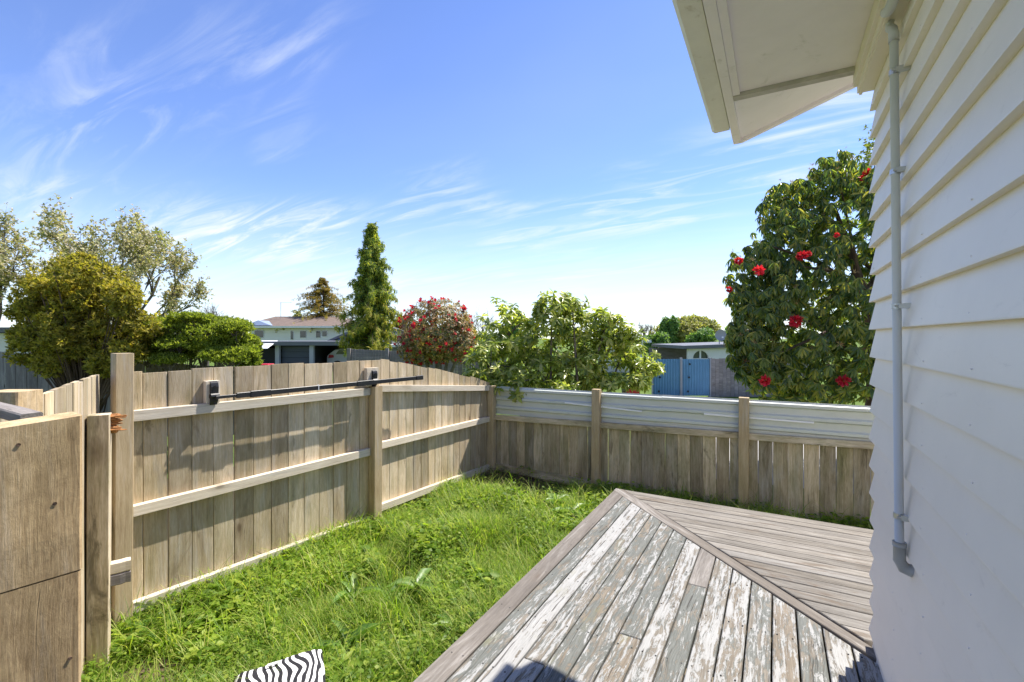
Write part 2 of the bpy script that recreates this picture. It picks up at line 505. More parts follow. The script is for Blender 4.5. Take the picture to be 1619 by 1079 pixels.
M_rhored = leafmat('rosy_rhododendron_leaf', [(0.0857, 0.1171, 0.047), (0.1714, 0.1823, 0.0706), (0.3713, 0.2604, 0.1411), (0.5712, 0.3385, 0.2117), (0.2856, 0.2344, 0.0706)], .45, 0.4, .4, 1.4)
M_redfl = leafmat('crimson_petal', [(.50, .012, .035), (.62, .02, .06), (.70, .05, .10)], .5, .35, .3, 1.2)
M_budst = leafmat('straw_bud_scales', [(.32, .24, .12), (.42, .32, .18), (.30, .16, .08)], .7, .2, .2, 1.2)
M_gold = leafmat('golden_conifer_spray', [(0.14, 0.15, 0.03), (0.27, 0.26, 0.045), (0.42, 0.37, 0.065), (0.56, 0.46, 0.09), (0.26, 0.21, 0.05)], .6, 0.5, .25, 1.3)
M_junip = leafmat('bright_juniper_spray', [(0.102, 0.1445, 0.0255), (0.187, 0.2465, 0.034), (0.2805, 0.34, 0.051), (0.357, 0.3995, 0.0765)], .6, 0.5, .25, 1.3)
M_cherry = leafmat('cherry_leaf', [(0.2, 0.22, 0.09), (0.26, 0.27, 0.11), (0.33, 0.32, 0.15), (0.25, 0.21, 0.11)], .5, 0.5, .3, 1.4)
M_bloss = leafmat('pale_blossom', [(.62, .56, .50), (.72, .68, .62), (.52, .45, .38)], .6, .4, .2, 1.1)
M_spruce = leafmat('weeping_conifer_spray', [(0.0693, 0.1276, 0.0397), (0.1347, 0.2187, 0.0454), (0.2693, 0.3281, 0.0567), (0.5387, 0.5285, 0.0709)], .6, 0.45, .25, 1.4)
M_sprtip = leafmat('yellow_conifer_tip', [(0.234, 0.234, 0.0312), (0.3744, 0.3432, 0.0468), (0.4992, 0.4368, 0.0702)], .6, 0.35, .25, 1.3)
M_gdark = leafmat('bronze_conifer_spray', [(0.0575, 0.0946, 0.0264), (0.1436, 0.1487, 0.0308), (0.3735, 0.2569, 0.0439), (0.5746, 0.3515, 0.055)], .6, 0.4, .25, 1.4)
M_olive = leafmat('olive_far_leaf', [(0.2113, 0.2323, 0.074), (0.3169, 0.3169, 0.1057), (0.4225, 0.4013, 0.1585)], .6, 0.4, .25, 1.3)
M_green = leafmat('green_far_leaf', [(0.0862, 0.1724, 0.0517), (0.1436, 0.2586, 0.0632), (0.2298, 0.3448, 0.0862)], .55, 0.4, .3, 1.4)
M_wisp = leafmat('wispy_spring_leaf', [(.20, .24, .06), (.28, .30, .09)], .5, .4, .3, 1.3)


def zebra():
    m, t, out = mat('zebra_print_fabric')
    oc = t.n('ShaderNodeTexCoord').outputs['Object']
    v = t.vmath('ADD', oc, t.vmath('MULTIPLY', t.n('ShaderNodeTexNoise', None, Vector=oc, Scale=5.0, Detail=1.0).outputs[1], (.13, .13, 0)))
    wv = t.n('ShaderNodeTexWave', {'wave_type': 'BANDS', 'bands_direction': 'X'}, Vector=v, Scale=8.5, Distortion=1.6, Detail=1.0, Detail_Scale=1.5)
    col = t.mix(t.smooth(wv.outputs[1], .48, .56), (.022, .022, .026), (.78, .78, .77))
    principled(t, out, col, .8, t.noise(oc, 300, 2), .15, .002, .2)
    return m


M_zebra = zebra()


def ground_mat(name, cols, sc):
    m, t, out = mat(name)
    oc = t.n('ShaderNodeTexCoord').outputs['Object']
    a = t.noise(oc, sc, 7, .65, .4)
    b = t.noise(oc, sc * 9, 5, .7)
    col = t.ramp(t.math('ADD', t.math('MULTIPLY', a, .6), t.math('MULTIPLY', b, .4)), [(.3, cols[0]), (.5, cols[1]), (.7, cols[2])])
    principled(t, out, col, .95, b, .8, .03, .1)
    return m


M_soil = ground_mat('garden_soil', [(.035, .026, .018), (.085, .065, .04), (.17, .135, .085)], 2.0)
M_turf = ground_mat('far_turf', [(.05, .09, .018), (.09, .14, .025), (.15, .19, .045)], .6)

# ------------------------------------------------------------------ ground
gr = B().box(-600, 600, -600, 600, -1.3, -.3).build('ground', M_turf)
gr['kind'] = 'structure'


def grid_sheet(name, x0, x1, y0, y1, step, zf, m):
    nx, ny = int((x1 - x0) / step) + 1, int((y1 - y0) / step) + 1
    xs, ys = np.linspace(x0, x1, nx), np.linspace(y0, y1, ny)
    vs = [(x, y, zf(x, y)) for y in ys for x in xs]
    fs = [(j * nx + i, j * nx + i + 1, (j + 1) * nx + i + 1, (j + 1) * nx + i) for j in range(ny - 1) for i in range(nx - 1)]
    k = len(vs)
    ring = [i for i in range(nx)] + [j * nx + nx - 1 for j in range(1, ny)] + [(ny - 1) * nx + i for i in range(nx - 2, -1, -1)] + [j * nx for j in range(ny - 2, 0, -1)]
    vs += [(vs[i][0], vs[i][1], -.6) for i in ring]
    n = len(ring)
    fs += [(ring[(a + 1) % n], ring[a], k + a, k + (a + 1) % n) for a in range(n)]
    o = B().add(vs, fs).build(name, m, sm=True)
    o['kind'] = 'structure'
    return o


def gz(x, y):
    return .03 * math.sin(x * 2.1 + 1) * math.sin(y * 1.7) + .02 * math.sin(x * 5.3) * math.sin(y * 4.1 + 2) - .02


grid_sheet('yard_ground', -7.5, 7.0, -3.0, 6.16, .25, gz, M_soil)
dv = B()
dv.add([(-1.2, 8.2, -.294), (2.2, 8.6, -.294), (3.0, 19, -.294), (-2.6, 19, -.294)], [(0, 1, 2, 3)])
o = dv.build('driveway', M_conc)
o['kind'] = 'structure'

# ------------------------------------------------------------------ house
WN, WU = .44, 2.83            # wall plane and gable corner
SOF = 3.31
house = thing('house', 'white weatherboard house wall with overhanging eave at the right edge', 'house')
core = B().box(WN, 6.2, -2.2, WU, -.2, 3.3)
wall = core.build('wall', M_white, house)
PITCH = .1335
tanp = math.tan(R(19))


def wb_prof(z0, jit):
    return [(0.002, z0), (.039 + jit, z0), (.039 + jit, z0 + .004), (.010, z0 + PITCH + .03), (0.002, z0 + PITCH + .03)]


k = 0
z0 = .30
while z0 < SOF - .02:
    jit = random.uniform(-.002, .002)
    pr = [(min(a, .06), min(b, SOF - .003)) for a, b in wb_prof(z0, jit)]
    # side wall: runs along Y, faces -X, mitred at the corner
    b = B().prism([(WN - d_, z) for d_, z in pr], -2.2, WU, end=lambda x, z: WU + (WN - x))
    b.build('weatherboard', M_white, wall)
    # gable wall: runs along X, faces +Y
    n = len(pr)
    vs = [(WN - d_, WU + d_, z) for d_, z in pr] + [(6.2, WU + d_, z) for d_, z in pr]
    fs = [tuple(range(n - 1, -1, -1)), tuple(range(n, 2 * n))] + [(i, (i + 1) % n, n + (i + 1) % n, n + i) for i in range(n)]
    B().add(vs, fs).build('weatherboard', M_white, wall)
    z0 += PITCH
nl = B()
zz0 = .30
while zz0 < SOF - .1:
    for yj in np.arange(.25, 2.8, .42):
        y = yj + random.uniform(-.02, .02)
        z = zz0 + .022
        xf = WN - .0375
        nl.tube([(xf + .012, y, z), (xf - .0003, y, z)], .0022, 6)
    zz0 += PITCH
o = nl.build('nail_heads', M_soffit, wall)
o['kind'] = 'stuff'
# gable triangle above the wall plate
B().add([(-.1, WU - .05, 3.312), (6.9, WU - .05, 3.312), (3.4, WU - .05, 3.312 + 3.5 * tanp), (-.1, WU + .012, 3.312), (6.9, WU + .012, 3.312), (3.4, WU + .012, 3.312 + 3.5 * tanp)],
        [(0, 1, 2), (5, 4, 3), (0, 3, 4, 1), (1, 4, 5, 2), (2, 5, 3, 0)]).build('gable', M_white, house)
# eave
B().box(-.20, WN + .02, -2.6, WU + .012, SOF, SOF + .012).build('soffit', M_soffit, house)
B().box(-.245, -.20, -2.6, 3.49, SOF - .018, SOF + .17).build('fascia', M_soffit, house)
B().box(-.199, WN - .09, WU - .035, WU + .012, SOF - .022, SOF - .001).build('soffit_batten', M_dirty, house)
B().box(-.199, -.165, -2.6, WU - .036, SOF - .014, SOF - .001).build('soffit_batten', M_soffit, house)
gp = [(-.250, SOF - .006), (-.335, SOF - .010), (-.352, SOF + .004), (-.360, SOF + .05), (-.372, SOF + .10), (-.372, SOF + .115), (-.362, SOF + .115),
      (-.350, SOF + .05), (-.343, SOF + .012), (-.332, SOF + .002), (-.258, SOF + .004), (-.258, SOF + .115), (-.250, SOF + .115)]
gut = B().prism(gp, -2.6, 3.25).build('gutter', M_gutter, house)
B().prism([(-.251, SOF - .008), (-.337, SOF - .012), (-.354, SOF + .004), (-.374, SOF + .10), (-.374, SOF + .117), (-.251, SOF + .117)], 3.25, 3.256).build('gutter_end', M_gutter, gut)


def slope_slab(x0, x1, y0, y1, zoff, th, name, m):
    za, zb = SOF + zoff + (x0 + .2) * tanp, SOF + zoff + (x1 + .2) * tanp
    return B().add([(x0, y0, za), (x1, y0, zb), (x1, y1, zb), (x0, y1, za), (x0, y0, za + th), (x1, y0, zb + th), (x1, y1, zb + th), (x0, y1, za + th)],
                   [(3, 2, 1, 0), (4, 5, 6, 7), (0, 1, 5, 4), (1, 2, 6, 5), (2, 3, 7, 6), (3, 0, 4, 7)]).build(name, m, house)


slope_slab(-.199, 3.4, WU + .013, 3.449, 0.0, .012, 'verge_soffit', M_soffit)
slope_slab(-.199, 3.4, 3.45, 3.487, -.022, .19, 'barge_board', M_soffit)
slope_slab(-.31, 3.4, -2.6, 3.49, .175, .03, 'roof', M_darkroof)
B().add([(3.4, -2.6, SOF + .175 + 3.6 * tanp), (7.1, -2.6, SOF + .1), (7.1, 3.49, SOF + .1), (3.4, 3.49, SOF + .175 + 3.6 * tanp),
         (3.4, -2.6, SOF + .205 + 3.6 * tanp), (7.1, -2.6, SOF + .13), (7.1, 3.49, SOF + .13), (3.4, 3.49, SOF + .205 + 3.6 * tanp)],
        [(3, 2, 1, 0), (4, 5, 6, 7), (0, 1, 5, 4), (1, 2, 6, 5), (2, 3, 7, 6), (3, 0, 4, 7)]).build('roof', M_darkroof, house)
# boxed cover under the eave, conduit and flexible conduit
bx = B().box(.352, WN - .001, 2.12, WU + .03, 3.20, SOF - .001)
bx.box(.336, .352, 2.12, WU + .03, 3.235, SOF - .001)
cover = bx.build('cable_cover', M_white, house)
B().box(.360, .372, 2.11, WU + .034, 3.192, 3.20).build('cover_bead', M_white, cover)
PX, PY = .381, 2.20
pipe = B().tube([(PX, PY - .09, 1.23), (PX, PY, 3.09)], .0135, 14).build('conduit', M_pvc, house, sm=True)
el = [(PX, PY, 3.085), (PX, PY + .002, 3.115), (PX - .002, PY + .012, 3.14), (PX, PY + .04, 3.158), (PX, PY + .062, 3.170), (PX, PY + .068, 3.20)]
B().tube(el, [.0165, .0165, .016, .016, .016, .0155], 12).build('conduit_bend', M_pvc, pipe, sm=True)
fl, fr_ = [], []
for i in range(60):
    q = i / 59
    fl.append((.385 - .03 * math.sin(q * 2.2), 2.02 + .20 * q ** 1.6, 3.30 - .085 * math.sin(q * math.pi) - .085 * q))
    fr_.append(.0155 + (.0022 if i % 2 else 0))
B().tube(fl, fr_, 12).build('flexible_conduit', M_pvc, house, sm=True)
for zc in (1.37, 2.11, 2.60, 2.97):
    c = B()
    PYc, PY = PY, PY - .09 * (3.09 - zc) / 1.86
    c.tube([(PX, PY, zc - .009), (PX, PY, zc + .009)], .0165, 14)
    c.box(PX, WN - .015, PY - .030, PY - .012, zc - .009, zc + .009)
    c.tube([(PX - .012, PY - .026, zc), (PX + .02, PY - .026, zc)], .004, 8)
    c.build('conduit_clip', M_zinc, pipe)
    PY = PYc
PYb = PY - .09
e = B().tube([(PX, PYb, 1.27), (PX, PYb, 1.215), (PX + .012, PYb, 1.192), (PX + .035, PYb, 1.185)], [.0185, .019, .021, .021], 14)
e.tube([(PX, PYb, 1.265), (PX, PYb, 1.28)], .0205, 14)
e.build('conduit_elbow', M_pvcdark, pipe, sm=True)

# ------------------------------------------------------------------ deck
DZ = .5
DX0, DX1, DY1 = -1.37, WN - .004, 4.57
MIT = DX0 + DY1                # mitre line: y = MIT - x
deck = thing('deck', 'weathered timber deck with flaking paint beside the white house', 'deck')
HW = .05                       # half width of the mitre board


def deck_board(poly, m, along_x):
    """poly in world xy -> an object whose local X runs along the board"""
    cx = sum(p[0] for p in poly) / len(poly)
    cy = sum(p[1] for p in poly) / len(poly)
    a = 0 if along_x else math.pi / 2
    if along_x == 2:
        a = -math.pi / 4
    c, s_ = math.cos(-a), math.sin(-a)
    loc = [((x - cx) * c - (y - cy) * s_, (x - cx) * s_ + (y - cy) * c) for x, y in poly]
    ar = sum(loc[i - 1][0] * loc[i][1] - loc[i][0] * loc[i - 1][1] for i in range(len(loc)))
    if ar < 0:
        loc.reverse()
    dz = random.uniform(-.0025, .002)
    return B().slab(loc, -.03, 0, .004).build('deck_board', m, deck, (cx, cy, DZ + dz), (random.uniform(-.004, .004), random.uniform(-.0006, .0006), a))


pitch = (DX1 - DX0) / 16
q2 = HW * math.sqrt(2) + .006
for i in range(16):
    xa, xb = DX0 + i * pitch + .0042, DX0 + (i + 1) * pitch - .0042
    if i == 0:
        xa -= .012
    ya, yb = MIT - xa - q2, MIT - xb - q2
    m = M_deckedge if i == 0 else M_deck
    y0 = -2.0
    cuts = {3: 1.95, 6: 2.35, 8: 3.02, 11: 1.2}.get(i)
    if cuts:
        deck_board([(xa, y0), (xb, y0), (xb, cuts), (xa, cuts)], m, 0)
        deck_board([(xa, cuts + .003), (xb, cuts + .003), (xb, yb), (xa, ya)], m if i != 8 else M_deckedge, 0)
    else:
        deck_board([(xa, y0), (xb, y0), (xb, yb), (xa, ya)], m, 0)
h = HW / math.sqrt(2)
deck_board([(DX0 - .012, DY1 + .012), (DX0 - .012, DY1 - 2 * h), (DX1 - .0, MIT - DX1 - h * 1.0 - .01), (DX1 + .03, MIT - DX1 + .02), (DX0 + 2 * h, DY1 + .012)], M_deckedge, 2)
nb = 18
p2 = (DY1 - (WU + .06)) / nb
for i in range(nb):
    yb, ya = DY1 - i * p2 - .003, DY1 - (i + 1) * p2 + .003
    if i == 0:
        yb += .012
    xa, xb = MIT - ya + q2, MIT - yb + q2
    xe = 3.6 + random.uniform(-.02, .02)
    xm = random.uniform(.3, 2.4)
    if i % 3 == 1 and xm > xa + .4:
        deck_board([(xa, ya), (xm, ya), (xm, yb), (xb, yb)], M_deckback, 1)
        deck_board([(xm + .003, ya), (xe, ya), (xe, yb), (xm + .003, yb)], M_deckback, 1)
    else:
        deck_board([(xa, ya), (xe, ya), (xe, yb), (xb, yb)], M_deckback, 1)
for (x0, x1, y0, y1) in ((DX0 + .01, DX0 + .055, -2, DY1 - .02), (DX0 + .056, 3.6, DY1 - .055, DY1 - .01)):
    B().box(x0, x1, y0, y1, .30, DZ - .032).build('skirt_joist', M_back, deck)
for yj in np.arange(-1.8, 4.4, .45):
    B().box(DX0 + .06, WN - .02 if yj < WU else 3.5, yj, yj + .045, .33, DZ - .033).build('joist', M_back, deck)
nl = B()
for i in range(16):
    for yj in np.arange(.45, 4.4, .45):
        for f_ in (.22, .78):
            x = DX0 + (i + f_) * pitch + random.uniform(-.006, .006)
            y = yj + .022 + random.uniform(-.008, .008)
            if y < MIT - x - q2 - .03:
                nl.tube([(x, y, DZ - .01), (x, y, DZ + .0015)], .0042, 6)
o = nl.build('nail_heads', M_tyre, deck)
o['kind'] = 'stuff'
for (x, y) in ((-1.28, -.5), (-1.28, 1.2), (-1.28, 2.9), (-1.26, 4.42), (.2, 4.42), (1.8, 4.42)):
    B().box(x, x + .1, y - .05, y + .05, -.2, .329).build('pile', M_back, deck)

# ------------------------------------------------------------------ fences


def plank(name, m, parent, L, wd, th, loc, axis, out, tip=0.0, warp=.004, c=.004):
    """board with its length along local X (=axis), thickness along 'out'; loc = start, centre of section"""
    X = Vector(axis).normalized()
    Zl = Vector(out)
    Zl = (Zl - X * Zl.dot(X)).normalized()
    Y = Zl.cross(X)
    nseg = 4
    w0 = [random.uniform(-warp, warp) for _ in range(nseg + 1)]
    sec = [(-wd / 2 + c, -th / 2), (wd / 2 - c, -th / 2), (wd / 2, -th / 2 + c), (wd / 2, th / 2 - c), (wd / 2 - c, th / 2), (-wd / 2 + c, th / 2), (-wd / 2, th / 2 - c), (-wd / 2, -th / 2 + c)]
    vs, fs = [], []
    for i in range(nseg + 1):
        for (y, z) in sec:
            x = L * i / nseg
            if i == nseg:
                x += tip * y / wd
            vs.append((x, y + w0[i] * .4, z + w0[i] * .6))
    for i in range(nseg):
        for k in range(8):
            l = (k + 1) % 8
            fs.append((i * 8 + k, i * 8 + l, (i + 1) * 8 + l, (i + 1) * 8 + k))
    fs += [tuple(range(7, -1, -1)), tuple(nseg * 8 + k for k in range(8))]
    b = B().add(vs, fs)
    o = b.build(name, m, parent)
    o.matrix_local = Matrix((X, Y, Zl)).transposed().to_4x4()
    o.matrix_local.translation = Vector(loc)
    mtx = Matrix((X, Y, Zl)).transposed().to_4x4()
    mtx.translation = Vector(loc)
    o.matrix_local = mtx
    return o


def V3(p, z):
    return Vector((p[0], p[1], z))


def paling_run(par, A, Bp, out, topf, botf, m, pw=.15, gap=.003, th=.02, gapj=.002):
    A, Bp = Vector(A), Vector(Bp)
    d_ = (Bp - A)
    L = d_.length
    d_.normalize()
    n = max(1, round(L / pw))
    st = L / n
    for i in range(n):
        s_ = (i + .5) * st
        p = A + d_ * s_
        z0, z1 = botf(s_ / L), topf(s_ / L) + random.uniform(-.011, .009)
        slope = (topf(min(1, (s_ + st / 2) / L)) - topf(max(0, (s_ - st / 2) / L)))
        g = gap + random.uniform(0, gapj)
        pos = Vector((p.x, p.y, z0)) - Vector((out[0], out[1], 0)) * (th / 2 + random.uniform(0, .002))
        ov = Vector((out[0], out[1], 0))
        Y = ov.cross(Vector((0, 0, 1)))
        sg = 1 if Y.dot(Vector((d_.x, d_.y, 0))) > 0 else -1
        plank('paling', m, par, z1 - z0, st - g, th, pos, (random.uniform(-.003, .003), random.uniform(-.003, .003), 1), ov, tip=slope * sg, warp=.003)


T = Vector((-3.90, 1.50))
Mp = Vector((-3.70, 3.60))
Cp = Vector((-3.76, 6.05))
lf = thing('paling_fence', 'tall sunlit timber paling fence along the left of the lawn', 'fence', (0, 0, 0))
d1 = (Mp - T).normalized()
o1 = Vector((d1.y, -d1.x))      # towards the yard
d2 = (Cp - Mp).normalized()
o2 = Vector((d2.y, -d2.x))
paling_run(lf, T - d1 * .02, Mp, o1, lambda s_: 1.75 + .008 * s_, lambda s_: .03, M_fence)


def top2(s_):
    return 1.756 - .435 * (max(0, s_ - .06) / .94) ** 1.15


paling_run(lf, Mp, Cp, o2, top2, lambda s_: .0, M_fence, .14)


def rail(par, a, b, out, za, zb, m=None, hh=.075, dd=.05):
    a3 = Vector((a[0], a[1], za)) + Vector((out[0], out[1], 0)) * (dd / 2 + .001)
    b3 = Vector((b[0], b[1], zb)) + Vector((out[0], out[1], 0)) * (dd / 2 + .001)
    return plank('rail', m or M_rail, par, (b3 - a3).length, hh, dd, a3, b3 - a3, out.to_3d() if len(out) == 2 else out, warp=.003, c=.003)


for za, zb in ((1.455, 1.435), (.80, .81), (.135, .105)):
    rail(lf, T + d1 * .06, Mp - d1 * .055, o1, za, zb)
for za, zb in ((1.455, 1.235), (.845, .775), (.185, .06)):
    rail(lf, Mp + d2 * .055, Cp - d2 * .06, o2, za, zb)


def post(par, p, out, z0, z1, wd=.1, dp=.1, m=None, name='post'):
    o3 = Vector((out[0], out[1], 0))
    return plank(name, m or M_post, par, z1 - z0, wd, dp, V3(p, z0) + o3 * (dp / 2 + .002), (0.004, .003, 1), o3, warp=.002, c=.004)


post(lf, T - d1 * .01, o1, -.2, 1.89)
post(lf, Mp, o1, -.2, 1.485)
plank('post_block', M_rail, lf, .19, .15, .05, V3(Mp, 1.49) + o1.to_3d() * .03 + Vector((0, -.03, 0)), (0, 0, 1), o1.to_3d(), c=.003)
P1 = T + d1 * .56
plank('bracket_block', M_rail, lf, .17, .10, .05, V3(P1, 1.49) + o1.to_3d() * .028, (0, 0, 1), o1.to_3d(), c=.003)
post(lf, Cp - d2 * .05, o2, -.2, 1.27, .1, .1)

# folded clothesline bar on the fence
cl_ = thing('clothesline_bar', 'black folding metal bar with two brackets mounted along the left fence', 'clothesline')
o13 = o1.to_3d()
d13 = d1.to_3d()
for pb in (P1, Mp - d1 * .02):
    c0 = V3(pb, 1.575) + o13 * .056
    b = B()
    pr = [(-.10, 0), (-.07, .022), (.04, .03), (.07, .022), (.085, 0)]
    vs = []
    for sx in (-.026, .026):
        vs += [tuple(c0 + d13 * sx + Vector((0, 0, zz_)) + o13 * yy) for zz_, yy in pr]
    n = len(pr)
    b.add(vs, [tuple(range(n)), tuple(range(2 * n - 1, n - 1, -1))] + [((i + 1) % n, i, n + i, n + (i + 1) % n) for i in range(n)])
    b.tube([c0 + o13 * .02 + Vector((0, 0, -.03)) - d13 * .03, c0 + o13 * .02 + Vector((0, 0, -.03)) + d13 * .03], .022, 10)
    b.tube([c0 + o13 * .03 + Vector((0, 0, .045)), c0 + o13 * .036 + Vector((0, 0, .045))], .009, 8)
    b.tube([c0 + o13 * .026 + Vector((0, 0, -.085)), c0 + o13 * .03 + Vector((0, 0, -.085))], .009, 8)
    b.build('bracket', M_black, cl_)
ba = V3(P1, 1.535) + o13 * .10
bb = V3(Mp + d1 * .60, 1.535) + o13 * .10
dB = (bb - ba)
plank('outer_bar', M_black, cl_, dB.length * .93, .042, .022, ba + dB * .07, dB, o13, warp=0, c=.003)
plank('inner_bar', M_black, cl_, dB.length * .1, .024, .016, ba, dB, o13, warp=0, c=.002)
plank('bar_sleeve', M_black, cl_, .16, .052, .032, ba + dB * .12, dB, o13, warp=0, c=.003)
plank('bar_sleeve', M_black, cl_, .10, .05, .03, ba + dB * .97, dB, o13, warp=0, c=.003)
plank('bar_sleeve', M_black, cl_, .20, .05, .03, ba + dB * .60, dB, o13, warp=0, c=.003)
plank('cord_tie', M_strip, cl_, .006, .05, .03, ba + dB * .40, dB, o13, warp=0, c=.001)

# back fence with an iron strip on top
bf = thing('paling_fence', 'low shaded paling fence topped with a pale corrugated iron strip', 'fence')
oB = Vector((0, -1))
xs = [Cp.x, -2.08, -.32, 1.45, 3.2, 5.0]


def zr(x):
    return .835 + (x - Cp.x) * .018


for i in range(len(xs) - 1):
    a, b_ = Vector((xs[i] + .05, 6.06)), Vector((xs[i + 1] - .05, 6.06))
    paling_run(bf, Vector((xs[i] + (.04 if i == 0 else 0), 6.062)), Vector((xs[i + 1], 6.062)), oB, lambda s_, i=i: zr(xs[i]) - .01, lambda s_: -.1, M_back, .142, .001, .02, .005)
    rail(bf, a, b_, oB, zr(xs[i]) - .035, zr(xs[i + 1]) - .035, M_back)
    if i == 0:
        rail(bf, a, b_, oB, .06, .02, M_back, .1, .035)
    post(bf, Vector((xs[i + 1], 6.06)), oB, -.3, 1.305, .105, .1)
# iron strip, profile in (y,z)
zt = 1.262
prof = []
z = .845
ys = 6.075
pat = [(0, 0), (.07, 0), (.088, .032), (.118, .032), (.132, 0)]
for r_ in range(3):
    for (a, b_) in pat:
        prof.append((ys - b_, z + a))
    z += .135
prof.append((ys, zt))
nb_ = len(prof)
ir = B()
for xa, xb, dz in ((Cp.x + .05, -1.2, 0), (-1.24, 1.6, .004), (1.56, 5.0, .008)):
    vs = []
    for x in (xa, xb):
        vs += [(x, y - dz * .4, zz_ + dz + (x - Cp.x) * .004) for y, zz_ in prof] + [(x, y + .0012 - dz * .4, zz_ + dz + (x - Cp.x) * .004) for y, zz_ in prof]
    fs = []
    m2 = 2 * nb_
    for i in range(nb_ - 1):
        fs += [(i, i + 1, m2 + i + 1, m2 + i), (nb_ + i + 1, nb_ + i, m2 + nb_ + i, m2 + nb_ + i + 1)]
    sheet = B().add(vs, fs).build('iron_sheet', M_iron, bf)
for pa, pb in (((893, 637), (1015, 651)), ((1113, 655), (1287, 669))):
    pts = []
    for (px, py) in (pa, pb):
        rt = (px - CX) / F
        yv = 6.045
        # solve for the x on the plane y = yv along this pixel's ray
        Zc = yv / (SA * rt + CA)
        p = at(px, py, Zc)
        pts.append(p)
    plank('plastic_strip', M_strip, bf, (pts[1] - pts[0]).length, .022, .014, pts[0], pts[1] - pts[0], (0, -1, 0), warp=.001, c=.003)

# side fence and gate remains at the near left
sf = thing('paling_fence', 'short fence run with bright rails behind the rough gate post', 'fence')
A3 = Vector((-3.98, 1.42))
cA = fr(48, 627, 1.8)
Q3 = Vector((CA * cA.x - SA * cA.y, SA * cA.x + CA * cA.y))
d3 = (Q3 - A3).normalized()
E3 = A3 + d3 * 2.3
o3 = Vector((-d3.y, d3.x))
if o3.x < 0:
    o3 = -o3
paling_run(sf, A3, E3, o3, lambda s_: 1.755, lambda s_: .0, M_fence, .14)
P2c = fr(155, 690, 2.22)
P2 = Vector((CA * P2c.x - SA * P2c.y, SA * P2c.x + CA * P2c.y))
s2 = 1.0
for s_ in np.linspace(.5, 2.2, 400):
    q_ = A3 + d3 * s_ + o3 * .055
    px_ = CX + F * (CA * q_.x + SA * q_.y) / (-SA * q_.x + CA * q_.y)
    if px_ < 157:
        s2 = s_
        break
P2 = A3 + d3 * s2
for zr_ in (1.45, .80, .13):
    rail(sf, A3 + d3 * .08, A3 + d3 * (s2 - .05), o3, zr_, zr_ - .01)
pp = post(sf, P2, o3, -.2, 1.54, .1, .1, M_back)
o33, d33 = o3.to_3d(), d3.to_3d()
for zs in (.53, .60):
    plank('rail_stub', M_grey if zs < .6 else M_rail, sf, .10, .05, .068, V3(P2, zs) + o33 * .10 - d33 * .03, o33 + Vector((0, .3, 0)), (0, 0, 1), c=.006)
spl = B()
r2 = random.Random(3)
for zz_ in np.arange(1.43, 1.53, .016):
    l_ = r2.uniform(.035, .07)
    a = V3(P2, zz_) + o33 * .10 - d33 * r2.uniform(.0, .02)
    spl.tube([a, a + o33 * l_ * .8, a + o33 * l_ + Vector((0, 0, r2.uniform(-.006, .006)))], [.012, .011, .004], 5)
for i in range(16):
    a = V3(P2, 1.44 + .085 * r2.random()) + o33 * .10 + d33 * r2.uniform(-.045, .02)
    b_ = a + o33 * r2.uniform(.03, .085) + Vector((0, 0, r2.uniform(-.01, .01)))
    spl.tube([a, b_], [.011, .003], 5)
spl.build('splintered_stub', M_splinter, sf)

gp_ = thing('gate_post', 'thick rough-sawn timber gate post cut off by the left picture edge', 'post')
rgt = Vector((CA, SA, 0))
fwd = Vector((-SA, CA, 0))
GD = 1.0
Rt = at(131, 660, GD)
ray = Vector((Rt.x, Rt.y, 0)).normalized()
lft = Vector((-ray.y, ray.x, 0))
face = Vector((.99, -.13, 0)).normalized()
lft = Vector((face.y, -face.x, 0))
GW = .13
NPv = Rt + lft * (GW / 2) - face * .046
NP = Vector((NPv.x, NPv.y))
ztop = EYE - (661 - HY) / F * GD
zcut = EYE - (902 - HY) / F * GD
plank('upper_length', M_rough, gp_, ztop - zcut - .003, GW, .09, V3(NP, zcut + .003), (0, 0, 1), face, tip=-.01, warp=.002, c=.005)
plank('lower_length', M_rough, gp_, zcut + .25, GW - .003, .087, V3(NP, -.25), (0, 0, 1), face, warp=.002, c=.005)
rgt_p = -lft
for (dx, dz) in ((-.03, -.04), (.022, -.17), (.045, -.50)):
    c0 = V3(NP, ztop + dz) + rgt_p * dx + face * .044
    B().tube([c0 - face * .01, c0 + face * .002], .0035, 8).build('nail', M_bark, gp_)
rp = thing('timber_post', 'sawn post top showing behind the rough gate post at far left', 'post')
c2 = fr(18, 622, 1.75)
NP2 = Vector((CA * c2.x - SA * c2.y, SA * c2.x + CA * c2.y))
plank('shaft', M_rough, rp, 2.0, .14, .10, V3(NP2, -.2), (0, 0, 1), -fwd, c=.005)
c3a, c3b = at(-60, 632, 1.5), at(50, 662, 1.36)
plank('cross_rail', M_grey, rp, (c3b - c3a).length, .05, .03, c3a, c3b - c3a, (0, 0, 1), c=.004)

# ------------------------------------------------------------------ lawn
def lumpy(x, y):
    return (np.sin(x * 3.1 + 1.3 * np.sin(y * 2.3)) * np.sin(y * 2.7 + 1.1 * np.sin(x * 1.9)) + .6 * np.sin(x * 7.3 + y * 2) * np.sin(y * 6.1 - x))


